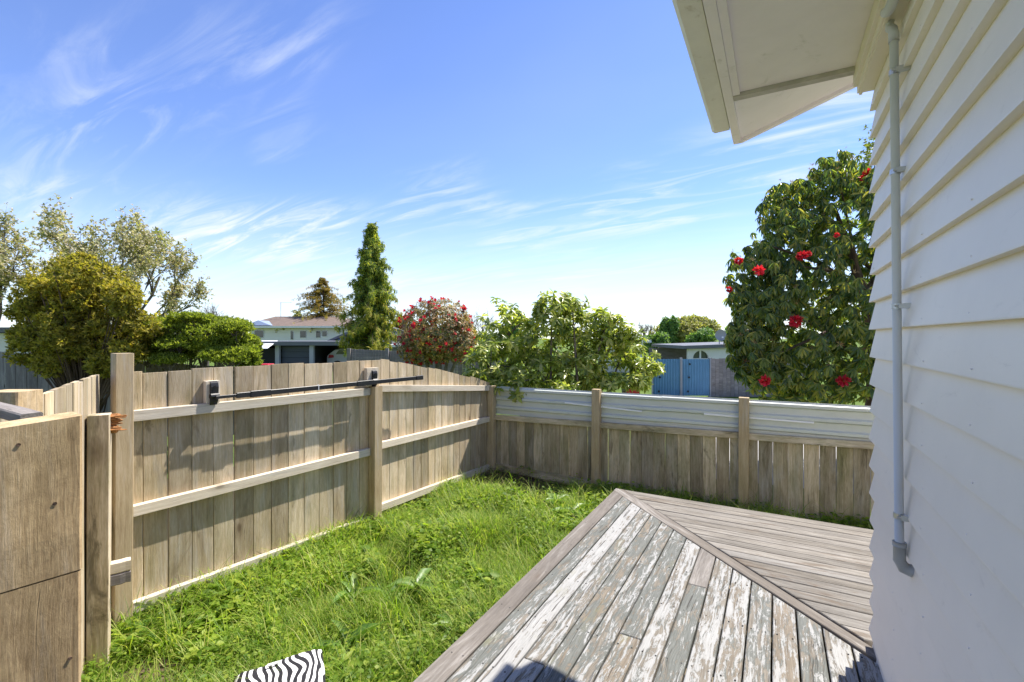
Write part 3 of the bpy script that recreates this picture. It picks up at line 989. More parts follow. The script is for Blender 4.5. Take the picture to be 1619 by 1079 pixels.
def lawn_points(n):
    P = []
    tot = 0
    while tot < n:
        x = rng.uniform(-4.4, 2.6, n)
        y = rng.uniform(.1, 6.04, n)
        lim = -3.96 + (y - 1.52) * .125
        lim = np.where(y > 3.6, -3.70 - (y - 3.6) * .025, lim)
        ok = (x > lim + .02) & ((x < DX0 - .01) | (y > DY1 + .02))
        ok &= ~((y < 1.4) & (x < -3.6))
        # bare corner and straw patch
        d1_ = np.hypot((x + 3.2) / 1.15, (y - 5.8) / .95)
        d2_ = np.hypot((x + 3.15) / .32, (y - 1.35) / .22)
        ok &= rng.uniform(0, 1, n) < np.clip((np.minimum(d1_, d2_) - .6) * 1.6, .06, 1)
        shade = (y > 5.1) & (rng.uniform(0, 1, n) < .45)
        ok &= ~shade
        P.append(np.stack([x[ok], y[ok]], 1))
        tot += ok.sum()
    return np.concatenate(P)[:n]


xy = lawn_points(150000)
nbld = len(xy)
lm = lumpy(xy[:, 0], xy[:, 1])
hgt = np.clip(.115 + .06 * lm + rng.normal(0, .03, nbld), .04, .28)
edge = np.exp(-np.abs(xy[:, 0] - (-3.96 + (xy[:, 1] - 1.52) * .125)) * 6)
hgt *= 1 + .5 * edge
az = rng.uniform(0, 6.283, nbld)
lean = rng.uniform(.25, 1.0, nbld)
D = np.stack([np.cos(az) * lean, np.sin(az) * lean, np.ones(nbld)], 1)
Nn = np.stack([-np.cos(az), -np.sin(az), lean], 1)
Pz = np.array([gz(a, b_) for a, b_ in xy])
tv = BLADE[0].copy()
tv[:, 2] = [0, 0, -.03, -.03, -.14, -.14, -.34]
gv = leaves(np.column_stack([xy, Pz - .005]), D, Nn, hgt * 1.35, rng.uniform(.0035, .008, nbld), (tv, BLADE[1]))
tc_ = lawn_points(420)
ti = rng.integers(0, len(tc_), 9000)
txy = tc_[ti] + rng.normal(0, .035, (9000, 2))
taz = rng.uniform(0, 6.283, 9000)
tl = rng.uniform(.15, .8, 9000)
tD = np.stack([np.cos(taz) * tl, np.sin(taz) * tl, np.ones(9000)], 1)
tN = np.stack([-np.cos(taz), -np.sin(taz), tl], 1)
okk = ((txy[:, 0] < DX0 - .02) | (txy[:, 1] > DY1 + .03)) & (txy[:, 0] > -3.85 + .1 * (txy[:, 1] - 1.5)) & (txy[:, 1] < 6.0)
tg = leaves(np.column_stack([txy, np.zeros(9000)])[okk], tD[okk], tN[okk], rng.uniform(.18, .36, 9000)[okk], rng.uniform(.004, .007, 9000)[okk], (tv * np.array([1, 1, 1.5]), BLADE[1]))
gv = join_np([gv, tg])
lawn = mesh_np('lawn_grass', *gv, M_grass)
lawn['label'] = 'long bright green lawn grass between fence and deck'
lawn['kind'] = 'stuff'
lawn['category'] = 'grass'
# leafy ground cover between the blades
xy2 = lawn_points(40000)
l2 = lumpy(xy2[:, 0] * .8 + 5, xy2[:, 1] * .8)
keep = (l2 > -.35) | (xy2[:, 1] > 4.6)
xy2 = xy2[keep]
n2 = len(xy2)
hz = rng.uniform(.03, .14, n2) + .03 * np.clip(lumpy(xy2[:, 0], xy2[:, 1]), -1, 1)
a2 = rng.uniform(0, 6.283, n2)
D2 = np.stack([np.cos(a2), np.sin(a2), rng.uniform(-.3, .5, n2)], 1)
N2 = np.stack([rng.normal(0, .35, n2), rng.normal(0, .35, n2), np.ones(n2)], 1)
bigl = 1 + 1.3 * np.clip(lumpy(xy2[:, 0] * 1.7 + 2, xy2[:, 1] * 1.7), 0, 1)
gc = leaves(np.column_stack([xy2, hz]), D2, N2, rng.uniform(.018, .04, n2) * bigl, rng.uniform(.014, .03, n2) * bigl, LEAF8)
go = mesh_np('ground_cover', *gc, M_clover)
go['label'] = 'small leafy weeds mixed through the lawn'
go['kind'] = 'stuff'
go['category'] = 'weeds'
# fallen twigs in the bare corner
tw = B()
for i in range(260):
    x, y = random.gauss(-3.3, .28), random.gauss(5.72, .16)
    if x < -3.66 or y > 6.0:
        continue
    a = random.uniform(0, 6.28)
    l = random.uniform(.04, .16)
    z = random.uniform(.0, .06)
    tw.tube([(x, y, z), (x + l * math.cos(a), y + l * math.sin(a), z + random.uniform(-.01, .04))], [.003, .0015], 4)
o = tw.build('leaf_litter', M_bark)
o['kind'] = 'stuff'
o['label'] = 'brown twig litter in the shaded fence corner'
o['category'] = 'litter'

weed_spots = [(300, 960, .24, 'broad dock weed growing in the grass below the left fence bottom rail'),
              (245, 985, .2, 'broad dock weed nearest the tall left corner post'),
              (440, 890, .24, 'broad leafy weed against the left fence midway to the middle post'),
              (655, 930, .26, 'lone upright dock leaf plant in the middle of the lawn'),
              (560, 945, .22, 'dock leaf plant left of the lone lawn dock'),
              (545, 1025, .22, 'dock weed just right of the zebra cushion'),
              (905, 815, .26, 'pale leafy weed beside the deck corner'),
              (880, 795, .22, 'shaded leafy weed near the back fence and deck corner'),
              (725, 1000, .2, 'small dock weed beside the deck edge')]
for (px, py, hh, lab) in weed_spots:
    Zc = F * (EYE - .05) / (py - HY)
    p = at(px, py, Zc)
    k = 9
    C = np.repeat(np.array([[p.x, p.y, 0.05]]), k, 0) + rng.normal(0, .015, (k, 3)) * np.array([1, 1, 0])
    a = np.arange(k) * 2.4 + rng.uniform(0, 6)
    el_ = rng.uniform(.15, 1.1, k)
    D_ = np.stack([np.cos(a), np.sin(a), el_], 1)
    N_ = np.stack([-np.cos(a) * el_, -np.sin(a) * el_, np.ones(k)], 1)
    V_, T_ = leaves(C, D_, N_, hh * rng.uniform(.5, 1.1, k), rng.uniform(.06, .10, k) * hh / .26, (LEAF8[0] * np.array([1, 1, 2.2]), LEAF8[1]))
    wdt = thing('dock_weed', lab, 'weed', (0, 0, 0), 0, 'dock weeds in the lawn')
    mesh_np('leaf', V_, T_, M_dock, wdt)

# zebra cushion
ca_, cb_ = at(370, 1055, 2.50), at(508, 1020, 2.68)
ex = Vector(((cb_ - ca_).x, (cb_ - ca_).y, 0)).normalized()
ey = Vector((ex.y, -ex.x, 0))
n_ = 12
vs, fs = [], []
Lc = .44


def cush(u, v, side):
    sx = (abs(2 * u - 1)) ** 3.2
    sy = (abs(2 * v - 1)) ** 3.2
    e_ = max(0, 1 - max(sx, sy))
    return side * (.026 + .062 * math.sqrt(e_) * (.85 + .15 * math.sin(7 * u + 3 * v)))


for side in (1, -1):
    for j in range(n_ + 1):
        for i in range(n_ + 1):
            u, v = i / n_, j / n_
            rx = 1 - .03 * abs(2 * v - 1) ** 2
            vs.append(((u - .5) * Lc * rx, (v - .5) * Lc * rx, cush(u, v, side)))
m_ = (n_ + 1) ** 2
for j in range(n_):
    for i in range(n_):
        a = j * (n_ + 1) + i
        fs.append((a, a + 1, a + n_ + 2, a + n_ + 1))
        fs.append((m_ + a, m_ + a + n_ + 1, m_ + a + n_ + 2, m_ + a + 1))
ring = [i for i in range(n_ + 1)] + [j * (n_ + 1) + n_ for j in range(1, n_ + 1)] + [n_ * (n_ + 1) + i for i in range(n_ - 1, -1, -1)] + [j * (n_ + 1) for j in range(n_ - 1, 0, -1)]
for i in range(len(ring)):
    a, b_ = ring[i], ring[(i + 1) % len(ring)]
    fs.append((b_, a, m_ + a, m_ + b_))
cpos = ca_ + ex * (Lc / 2) + ey * (Lc / 2)
zc = thing('cushion', 'black and white zebra print cushion lying on the lawn', 'cushion', (cpos.x, cpos.y, .175), math.atan2(ex.y, ex.x))
zc.rotation_euler = (R(4), R(-3), math.atan2(ex.y, ex.x))
B().add(vs, fs).build('cover', M_zebra, zc, sm=True)
B().box(-.055, .0, .135, .15, .078, .083).build('sewn_tag', M_strip, zc)

# ------------------------------------------------------------------ vegetation


def limbs(b, p, d_, L, r, depth, tips, spread=.6, up=.15, kids=3, seg=4):
    p = Vector(p)
    d_ = Vector(d_).normalized()
    pts, rad = [p.copy()], [r]
    for i in range(seg):
        d_ = (d_ + Vector((random.gauss(0, .16), random.gauss(0, .16), random.gauss(0, .12) + up * .3))).normalized()
        p = p + d_ * (L / seg)
        pts.append(p.copy())
        rad.append(r * (1 - .45 * (i + 1) / seg))
    b.tube(pts, rad, 6 if r > .02 else 4, cap=False)
    tips.append((p.copy(), d_.copy(), depth))
    if depth > 0:
        for k in range(kids):
            q = random.uniform(.45, 1.0)
            i = min(seg, max(1, int(q * seg)))
            nd = (d_ + Vector((random.gauss(0, spread), random.gauss(0, spread), random.gauss(up, spread * .6)))).normalized()
            limbs(b, pts[i], nd, L * random.uniform(.55, .8), rad[i] * .65, depth - 1, tips, spread, up, kids, seg)


def tree(name, label, base, group='trees and shrubs beyond the fences'):
    return thing(name, label, 'tree', base, 0, group)


def rel(P, base):
    return P - np.array(base)[None]


# dark rhododendron beside the house
RZ = 8.3
rb = at(1375, 700, RZ)
rb.z = -.3
rh = tree('rhododendron_tree', 'large dark rhododendron with drooping leaves and red flowers beside the house', rb)
tb = B()
tips = []
trunk_pts = [Vector((0, 0, 0)), at(1385, 590, RZ) - rb, at(1380, 520, RZ) - rb, at(1365, 465, RZ) - rb, at(1345, 400, RZ) - rb, at(1320, 330, RZ) - rb]
tb.tube(trunk_pts, [.16, .14, .12, .09, .06, .03], 9)
for i, (px, py) in enumerate([(1200, 470), (1230, 560), (1260, 420), (1290, 330), (1330, 300), (1380, 330), (1430, 400), (1450, 500), (1280, 600), (1350, 610), (1220, 390), (1310, 480)]):
    e_ = at(px, py, RZ + random.uniform(-1.2, 1.2)) - rb
    s_ = trunk_pts[1 + i % 4]
    mid = s_.lerp(e_, .5) + Vector((0, 0, .15))
    tb.tube([s_, mid, e_], [.05, .035, .012], 6)
tb.build('trunk', M_bark, rh, sm=True)
parts, budp = [], []
for cen, rad, n, sd in ((at(1325, 420, RZ), (1.45, 1.35, 1.75), 900, 1), (at(1250, 520, RZ - .1), (1.05, 1.1, 1.25), 620, 2), (at(1400, 500, RZ + .2), (1.4, 1.2, 1.5), 500, 3),
                        (at(1320, 330, RZ), (.95, .95, .85), 330, 4), (at(1290, 590, RZ - .1), (1.1, .9, .55), 300, 5), (at(1205, 450, RZ - .2), (.62, .8, .75), 300, 6), (at(1195, 540, RZ - .2), (.55, .7, .8), 280, 7), (at(1250, 350, RZ), (.6, .8, .75), 260, 8), (at(1330, 275, RZ), (.5, .6, .4), 120, 9)):
    P, Nrm = blob_points(int(n * .72), cen, rad, .74, .34, sd)
    A_ = unit(Nrm * .7 + np.array([0, 0, .55]) + rng.normal(0, .2, Nrm.shape))
    parts.append(whorls(P, A_, 9, .15, .036, 75, 120, .95))
    parts.append(whorls(P - A_ * .05, A_, 5, .14, .033, 90, 130, 1.2))
    budp.append((P[::7] + A_[::7] * .03, A_[::7]))
V_, T_ = join_np(parts)
mesh_np('crown', rel(V_, rb), T_, M_rhodark, rh)
bp = join_np([whorls(p, a, 7, .07, .012, 30, 85, 0, LEAF4) for p, a in budp])
o = mesh_np('seed_head', rel(bp[0], rb), bp[1], M_budst, rh)
o['kind'] = 'stuff'
for (px, py, sz) in ((1372, 278, .125), (1168, 413, .075), (1200, 428, .085), (1268, 405, .08), (1258, 508, .105), (1334, 602, .10), (1210, 602, .09), (1153, 458, .06), (1323, 372, .045), (1278, 402, .05)):
    c = np.array(at(px, py, RZ - 1.25 if 1180 < px < 1350 else RZ - .55))
    dd = rdir(70)
    V_, T_ = leaves(np.repeat(c[None], 70, 0) + dd * sz * .25, dd, rdir(70), sz * .8 * rng.uniform(.8, 1.15, 70), sz * .42, LEAF8)
    mesh_np('flower', rel(V_, rb), T_, M_redfl, rh)

# light rhododendron over the back fence
LZ = 7.75
lb = at(890, 700, LZ)
lb.z = -.3
lr = tree('rhododendron_shrub', 'light green rhododendron shrub leaning over the corrugated iron strip', lb)
tb = B()
parts = []
lobes = [((872, 500), (.42, .5, .42), 150, 11), ((800, 525), (.45, .5, .42), 150, 12), ((925, 520), (.5, .5, .42), 150, 13), ((985, 555), (.42, .45, .30), 105, 14),
         ((775, 575), (.42, .45, .42), 130, 15), ((850, 560), (.55, .6, .42), 170, 16), ((925, 575), (.5, .5, .32), 110, 17), ((1022, 580), (.26, .3, .14), 45, 18),
         ((815, 607), (.42, .4, .16), 60, 19), ((905, 480), (.22, .25, .16), 35, 20), ((962, 505), (.2, .25, .14), 30, 21), ((885, 612), (.35, .3, .10), 30, 22), ((945, 600), (.4, .4, .2), 70, 23), ((760, 600), (.3, .35, .25), 70, 24), ((860, 595), (.5, .45, .25), 90, 25), ((1000, 600), (.3, .3, .15), 40, 26), ((975, 530), (.3, .3, .25), 60, 27)]
for i, ((px, py), rad, n, sd) in enumerate(lobes):
    cen = at(px, py, LZ + random.uniform(-.25, .25))
    if py > 600:
        cen = at(px, py, LZ - .65)
    P, Nrm = blob_points(int(n * .5), cen, rad, .75, .4, sd)
    A_ = unit(Nrm * .6 + np.array([0, 0, .7]) + rng.normal(0, .25, Nrm.shape))
    parts.append(whorls(P, A_, 8, .135, .05, 50, 110, .22))
    parts.append(whorls(P - A_ * .04, A_, 5, .12, .045, 80, 130, .35))
    s_ = Vector((random.uniform(-.5, .5), random.uniform(-.2, .2), .2))
    e_ = Vector(cen) - lb
    tb.tube([s_, s_.lerp(e_, .5) + Vector((random.uniform(-.15, .15), 0, -.1)), e_], [.035, .025, .01], 6)
    for k in range(7):
        j = random.randrange(len(P))
        tb.tube([e_ - Vector((0, 0, .1)), (e_ + (Vector(P[j]) - lb)) / 2, Vector(P[j]) - lb], [.012, .009, .005], 4)
tb.build('stem', M_barkgrey, lr, sm=True)
V_, T_ = join_np(parts)
mesh_np('crown', rel(V_, lb), T_, M_rholight, lr)

# round red flowering rhododendron
DZr = 13.0
db = at(692, 600, DZr)
db.z = -.3
dr = tree('rhododendron_tree', 'round rosy rhododendron covered in red blossom before the grey fence', db)
tb = B()
for (px, py) in ((665, 530), (690, 520), (715, 530), (700, 500), (730, 545), (650, 550)):
    e_ = at(px, py, DZr + random.uniform(-.5, .5)) - db
    tb.tube([Vector((random.uniform(-.1, .1), 0, 0)), Vector((e_.x * .25, e_.y * .3, .75)), e_], [.10, .07, .02], 7)
tb.build('trunk', M_barkgrey, dr, sm=True)
parts, fl_ = [], []
for (px, py, rad, n, sd) in ((690, 520, (.95, .95, .85), 1500, 31), (665, 545, (.6, .7, .5), 600, 32), (718, 540, (.65, .7, .6), 650, 33)):
    P, Nrm = blob_points(n, at(px, py, DZr), rad, .75, .15, sd)
    A_ = unit(Nrm + np.array([0, 0, .35]))
    parts.append(whorls(P, A_, 7, .10, .036, 50, 115, .25, LEAF4))
    sel = rng.uniform(0, 1, len(P)) < .10
    fl_.append((P[sel] + A_[sel] * .04, A_[sel]))
V_, T_ = join_np(parts)
mesh_np('crown', rel(V_, db), T_, M_rhored, dr)
fp = join_np([whorls(p, a, 9, .085, .055, 10, 95, 0, LEAF4) for p, a in fl_])
o = mesh_np('blossom', rel(fp[0], db), fp[1], M_redfl, dr)
o['kind'] = 'stuff'

# golden conifer shrub at the left
GZ_ = 8.6
gb = at(135, 640, GZ_)
gb.z = 0
gs = tree('conifer_shrub', 'golden green conifer shrub spilling over the grey fence', gb)
tb = B()
parts = []
gl = [(125, 470, .5, 500), (90, 525, .5, 500), (175, 520, .45, 400)]
rg = random.Random(5)
while len(gl) < 48:
    x, y = rg.uniform(20, 235), rg.uniform(405, 580)
    if ((x - 128) / 112) ** 2 + ((y - 505) / 100) ** 2 > .82 or y < 420 + abs(x - 128) * .45:
        continue
    gl.append((x, y, rg.uniform(.17, .33), 190))
gl += [(45, 560, .25, 200), (80, 575, .25, 200), (110, 585, .22, 180), (60, 530, .3, 250), (35, 535, .2, 150)]
gl += [(128, 412, .17, 130), (115, 425, .2, 150), (205, 462, .18, 120), (60, 455, .16, 90), (30, 495, .2, 120)]
for sd, (px, py, r0, n) in enumerate(gl):
    P, Nrm = blob_points(n, at(px, py, GZ_ + rg.uniform(-.45, .45)), (r0, r0, r0 * .85), .55, .4, 400 + sd)
    A_ = unit(Nrm * .8 + np.array([0, 0, .6]) + rng.normal(0, .4, Nrm.shape))
    parts.append(whorls(P, A_, 6, .085, .03, 15, 75, .05, LEAF4))
    for k in range(3):
        e_ = Vector(P[random.randrange(n)]) - gb
        tb.tube([(random.uniform(-.2, .2), random.uniform(-.2, .2), .3), (e_.x * .5, e_.y * .5, e_.z * .6), e_], [.014, .010, .004], 5)
V_, T_ = join_np(parts)
tb.build('stem', M_bark, gs)
mesh_np('crown', rel(V_, gb), T_, M_gold, gs)

# mounded juniper
JZ = 9.3
jb = at(320, 640, JZ)
jb.z = 0
js = tree('juniper_shrub', 'mounded bright green juniper in layered pads above the left fence', jb)
tb = B()
parts = []
pads = [(255, 515, .55, .14), (300, 520, .5, .15), (345, 515, .5, .14), (285, 545, .5, .14), (370, 540, .42, .16), (330, 548, .45, .14), (265, 570, .28, .10), (385, 562, .28, .15), (350, 562, .3, .12), (240, 535, .35, .12), (310, 505, .4, .08), (370, 520, .33, .12), (392, 575, .2, .10)]
pads = [(a_, b_, c_ * 1.05, d_ * 1.2) for a_, b_, c_, d_ in pads] + [(300, 560, .5, .2), (345, 545, .5, .25), (270, 545, .45, .25), (320, 530, .6, .25), (365, 565, .4, .2), (235, 560, .3, .15), (395, 550, .2, .2)]
for i, (px, py, rx, rz_) in enumerate(pads):
    cen = at(px, py, JZ + random.uniform(-.5, .35) - (.35 if py > 555 else 0))
    P, Nrm = blob_points(1000, cen, (rx, rx * .9, rz_), .7, .35, 60 + i)
    P = P[(P[:, 2] > cen.z - rz_ * .45)]
    A_ = unit(np.array([0, 0, .8]) + rng.normal(0, .45, P.shape))
    parts.append(whorls(P, A_, 5, .07, .02, 15, 65, 0, LEAF4))
    s_ = Vector((random.uniform(-.4, .4), random.uniform(-.3, .3), .1))
    e_ = cen - jb - Vector((0, 0, rz_ * .5))
    tb.tube([s_, s_.lerp(e_, .6), e_], [.04, .025, .012], 6)
    for k in range(22):
        q = Vector(P[random.randrange(len(P))]) - jb
        tb.tube([e_ - Vector((random.uniform(-.1, .1), 0, random.uniform(0, .2))), q], [.009, .004], 4)
V_, T_ = join_np(parts)
tb.build('stem', M_barkgrey, js)
mesh_np('crown', rel(V_, jb), T_, M_junip, js)

# flowering cherry
def cherry(label, basepx, Z, hpx, spread, n_main, seed):
    random.seed(seed)
    b0 = at(basepx, 640, Z)
    b0.z = 0
    tr_ = tree('cherry_tree', label, b0)
    b = B()
    tips_ = []
    H = EYE - (hpx - HY) / F * Z
    b.tube([(0, 0, 0), (.05, 0, H * .2), (0, .05, H * .36)], [.13, .11, .09], 8)
    for k in range(n_main):
        a = k * 6.283 / n_main + random.uniform(-.3, .3)
        limbs(b, (0, .05, H * .34), (math.cos(a) * spread, math.sin(a) * spread, random.uniform(.5, 1.1)), H * random.uniform(.33, .42), .05, 3, tips_, .38, .2, 3, 4)
    b.build('trunk', M_barkgrey, tr_)
    C = np.array([tuple(t_[0]) for t_ in tips_])
    Dd = np.array([tuple(t_[1]) for t_ in tips_])
    base = np.concatenate([C - Dd * s_ for s_ in (0, .1, .2, .3, .42)])
    P = np.repeat(base, 2, 0) + rng.normal(0, .06, (len(base) * 2, 3))
    A_ = np.repeat(np.concatenate([Dd] * 5), 2, 0) + rng.normal(0, .5, P.shape)
    lv = whorls(P, A_, 4, .085, .04, 30, 100, .2, LEAF4)
    mesh_np('crown', lv[0], lv[1], M_cherry, tr_)
    P2_ = np.repeat(base[len(C):], 5, 0) + rng.normal(0, .10, (len(base[len(C):]) * 5, 3))
    bl_ = whorls(P2_, rdir(len(P2_)), 6, .045, .035, 10, 110, 0, LEAF4)
    o = mesh_np('blossom', bl_[0], bl_[1], M_bloss, tr_)
    o['kind'] = 'stuff'
    random.seed(seed + 1)


cherry('spreading cherry tree with pale blossom behind the golden shrub', 175, 12.0, 335, 1.05, 7, 5)
cherry('cherry tree with pale blossom at the left picture edge', -40, 11.0, 325, .6, 5, 8)

# weeping conifer
def conifer(label, px, Z, topy, boty, halfw, mats, seed, weep, group=None, tiers=26, per=9, name='conifer_tree'):
    rs = np.random.default_rng(seed)
    b0 = at(px, 560, Z)
    b0.z = -.3
    t_ = tree(name, label, b0)
    H = EYE - (topy - HY) / F * Z + .3
    zb = EYE - (boty - HY) / F * Z + .3
    wmax = halfw / F * Z
    b = B()
    b.tube([(0, 0, 0), (.05, 0, H * .5), (0, 0, H)], [.2, .12, .015], 8)
    cp, ca2, tipf = [], [], []
    for i in range(tiers):
        q = i / (tiers - 1)
        z = zb + (H - zb) * q
        wl = wmax * ((1 - q) ** .85 * .95 + .06) * rs.uniform(.72, 1.12)
        for k in range(per if q < .8 else 5):
            a = rs.uniform(0, 6.283)
            l = wl * rs.uniform(.5, 1.3)
            e_ = np.array([math.cos(a) * l, math.sin(a) * l, z - weep * .2 * l])
            m_ = np.array([math.cos(a) * l * .55, math.sin(a) * l * .55, z + .12 * l])
            b.tube([(0, 0, z - .05), tuple(m_), tuple(e_)], [.03 * (1 - q) + .008, .015, .006], 4, cap=False)
            for s_ in np.linspace(.25, 1.0, 7):
                p = (1 - s_) ** 2 * np.array([0, 0, z]) + 2 * s_ * (1 - s_) * m_ + s_ ** 2 * e_
                for r_ in range(3):
                    cp.append(p + rs.normal(0, .07, 3))
                    ca2.append((math.cos(a) * .5, math.sin(a) * .5, .4))
                    tipf.append(s_ * (1 - q * .8) * (1 if rs.uniform() < .6 else .3))
    b.build('trunk', M_bark, t_)
    cp, ca2, tipf = np.array(cp), np.array(ca2), np.array(tipf)
    hi = tipf > .62
    for nm, sel, mm in (('crown', ~hi, mats[0]), ('bright_tips', hi, mats[1])):
        if sel.sum() == 0:
            continue
        L1 = whorls(cp[sel], ca2[sel] + rng.normal(0, .3, (sel.sum(), 3)), 9, .17, .03, 40, 110, weep, LEAF4)
        L2 = whorls(cp[sel], np.tile([[0, 0, -1.]], (sel.sum(), 1)), 6, .32 * max(.4, weep), .028, 5, 35, 0, LEAF4)
        V_, T_ = join_np([L1, L2])
        o = mesh_np(nm, V_, T_, mm, t_)
        if nm != 'crown':
            o['kind'] = 'stuff'
    return t_


conifer('tall weeping conifer with drooping sprays beside the carport', 588, 22, 358, 548, 52, (M_spruce, M_sprtip), 71, .9, tiers=30, per=9)
conifer('bronze green conifer standing behind the cream house', 511, 50, 442, 522, 66, (M_gdark, M_gold), 72, .15, tiers=24, per=11)


def round_tree(name, label, px, Z, topy, boty, halfw, m, n, seed, lf_=.22, group=None, gaps=.6):
    b0 = at(px, 560, Z)
    b0.z = -.3
    t_ = tree(name, label, b0)
    cen = at(px, (topy + boty) / 2, Z)
    rz_ = (boty - topy) / 2 / F * Z
    rx = halfw / F * Z
    b = B()
    rs = random.Random(seed)
    hb = cen - b0
    b.tube([(0, 0, 0), (0.03, 0, hb.z * .6), tuple(hb)], [rx * .09, rx * .07, rx * .03], 7)
    parts_ = []
    r_ = np.random.default_rng(seed)
    for k in range(9):
        u = r_.normal(size=3)
        u /= np.linalg.norm(u)
        c = np.array(cen) + u * np.array([rx, rx, rz_]) * .55
        P, Nrm = blob_points(n // 9, c, (rx * .5, rx * .5, rz_ * .5), gaps, .3, seed * 10 + k)
        parts_.append(whorls(P, unit(Nrm + np.array([0, 0, .3])), 5, lf_, lf_ * .5, 20, 100, .1, LEAF4))
        b.tube([(0, 0, hb.z * .55), tuple((Vector(c) - b0) * .5 + Vector((0, 0, hb.z * .25))), tuple(Vector(c) - b0)], [rx * .05, rx * .03, rx * .01], 5)
    b.build('trunk', M_barkgrey, t_)
    V_, T_ = join_np(parts_)
    mesh_np('crown', rel(V_, b0), T_, m, t_)


def bare_tree(label, px, Z, topy, seed, kids=4):
    random.seed(seed)
    b0 = at(px, 560, Z)
    b0.z = -.3
    t_ = tree('bare_tree', label, b0)
    H = EYE - (topy - HY) / F * Z + .3
    b = B()
    tp = []
    b.tube([(0, 0, 0), (0, 0, H * .45)], [H * .025, H * .018], 6)
    for k in range(5):
        a = k * 1.26
        limbs(b, (0, 0, H * .42), (math.cos(a) * .6, math.sin(a) * .6, 1), H * .3, H * .012, 3, tp, .4, .15, kids, 3)
    b.build('branches', M_barkgrey, t_)


round_tree('leafy_tree', 'olive spring tree behind the white garage', 1085, 42, 500, 558, 52, M_olive, 2600, 81, .34)
round_tree('leafy_tree', 'dark green pointed tree behind the blue gates', 1060, 40, 494, 550, 14, M_green, 900, 82, .28)
round_tree('leafy_tree', 'green shrub tree left of the satellite dish', 1112, 36, 520, 560, 24, M_green, 1200, 83, .26)
round_tree('leafy_tree', 'green tree between the dish and the dark rhododendron', 1165, 38, 515, 560, 28, M_green, 1200, 84, .28)
round_tree('leafy_tree', 'dark evergreen shrub behind the white carport roof', 1040, 34, 525, 562, 22, M_green, 1000, 85, .24)
round_tree('leafy_tree', 'dark tree beside the rosy rhododendron', 727, 20, 495, 570, 22, M_gdark, 900, 86, .2)
round_tree('leafy_tree', 'small dark tree right of the weeping conifer', 632, 40, 500, 545, 14, M_gdark, 700, 87, .3)
round_tree('leafy_tree', 'tree crown far beyond the light rhododendron', 812, 60, 488, 545, 16, M_green, 700, 88, .4)
round_tree('wispy_tree', 'wispy pale spring tree showing at the eave corner', 1392, 15, 190, 330, 42, M_wisp, 380, 89, .12, gaps=.2)
bare_tree('bare tree beside the light rhododendron top', 755, 30, 480, 91)
bare_tree('bare grey tree above the carport at centre right', 1020, 45, 500, 92)
bare_tree('small bare tree above the juniper', 328, 30, 470, 93)
round_tree('leafy_tree', 'pale far tree left of the bronze conifer', 475, 70, 490, 535, 12, M_olive, 500, 94, .5)

# ------------------------------------------------------------------ background buildings
def camthing(name, label, cat, Z, px, group=None):
    """thing whose local X runs across the view; returns it and a function from pixels to local coordinates"""
    p = at(px, HY, Z)
    t_ = thing(name, label, cat, (p.x, p.y, -.3), YAW, group)
    X0 = (px - CX) / F * Z
    def loc(qx, qy, zz_=None):
        Zq = Z if zz_ is None else zz_
        return ((qx - CX) / F * Zq - X0, Zq - Z, EYE - (qy - HY) / F * Zq + .3)
    return t_, loc


def lbox(par, loc, name, m, x0, x1, y0, y1, dep0, dep1):
    a, b_ = loc(x0, y1), loc(x1, y0)
    return B().box(a[0], b_[0], dep0, dep1, a[2], b_[2]).build(name, m, par)


# grey fence at far left
gf = thing('paling_fence', 'grey shaded paling fence behind the golden shrub', 'fence')
a, b_ = at(-120, 545, 9.3), at(420, 590, 10.2)
dg = Vector((b_.x - a.x, b_.y - a.y))
og = Vector((dg.y, -dg.x)).normalized()
if og.dot(Vector((-a.x, -a.y))) < 0:
    og = -og
paling_run(gf, Vector((a.x, a.y)), Vector((b_.x, b_.y)), og, lambda s_: 1.80 - .50 * s_, lambda s_: -.1, M_grey, .20, .004, .02, .003)
for zz_ in (.4, 1.0):
    rail(gf, Vector((a.x, a.y)) - og * .075, Vector((b_.x, b_.y)) - og * .075, og, zz_, zz_, M_grey)
# roof showing at the left edge
sh, L_ = camthing('garden_shed', 'low grey shed roof at the left edge behind the fence', 'shed', 14, 0)
lbox(sh, L_, 'wall', M_wall2, -140, 40, 527, 640, .1, 2.5)
lbox(sh, L_, 'roof', M_fascia, -150, 48, 518, 526, -.2, 2.8)

# grey fence beyond the red rhododendron
g2_, L_ = camthing('paling_fence', 'long grey paling fence behind the round red rhododendron', 'fence', 15, 660)
bb_ = B()
pxs = np.arange(548, 800, 4.6)
for i, x in enumerate(pxs):
    top = 552 + (x - 548) * .045 + random.uniform(-.4, .4)
    a, c_ = L_(x, 640), L_(x + 4.2, top)
    bb_.box(a[0], c_[0], random.uniform(0, .01), .03, a[2], c_[2])
o = bb_.build('paling_panel', M_grey, g2_)
o['kind'] = 'stuff'
for x in (550, 610, 672, 735):
    lbox(g2_, L_, 'post', M_grey, x, x + 5, 551, 640, -.08, -.001)

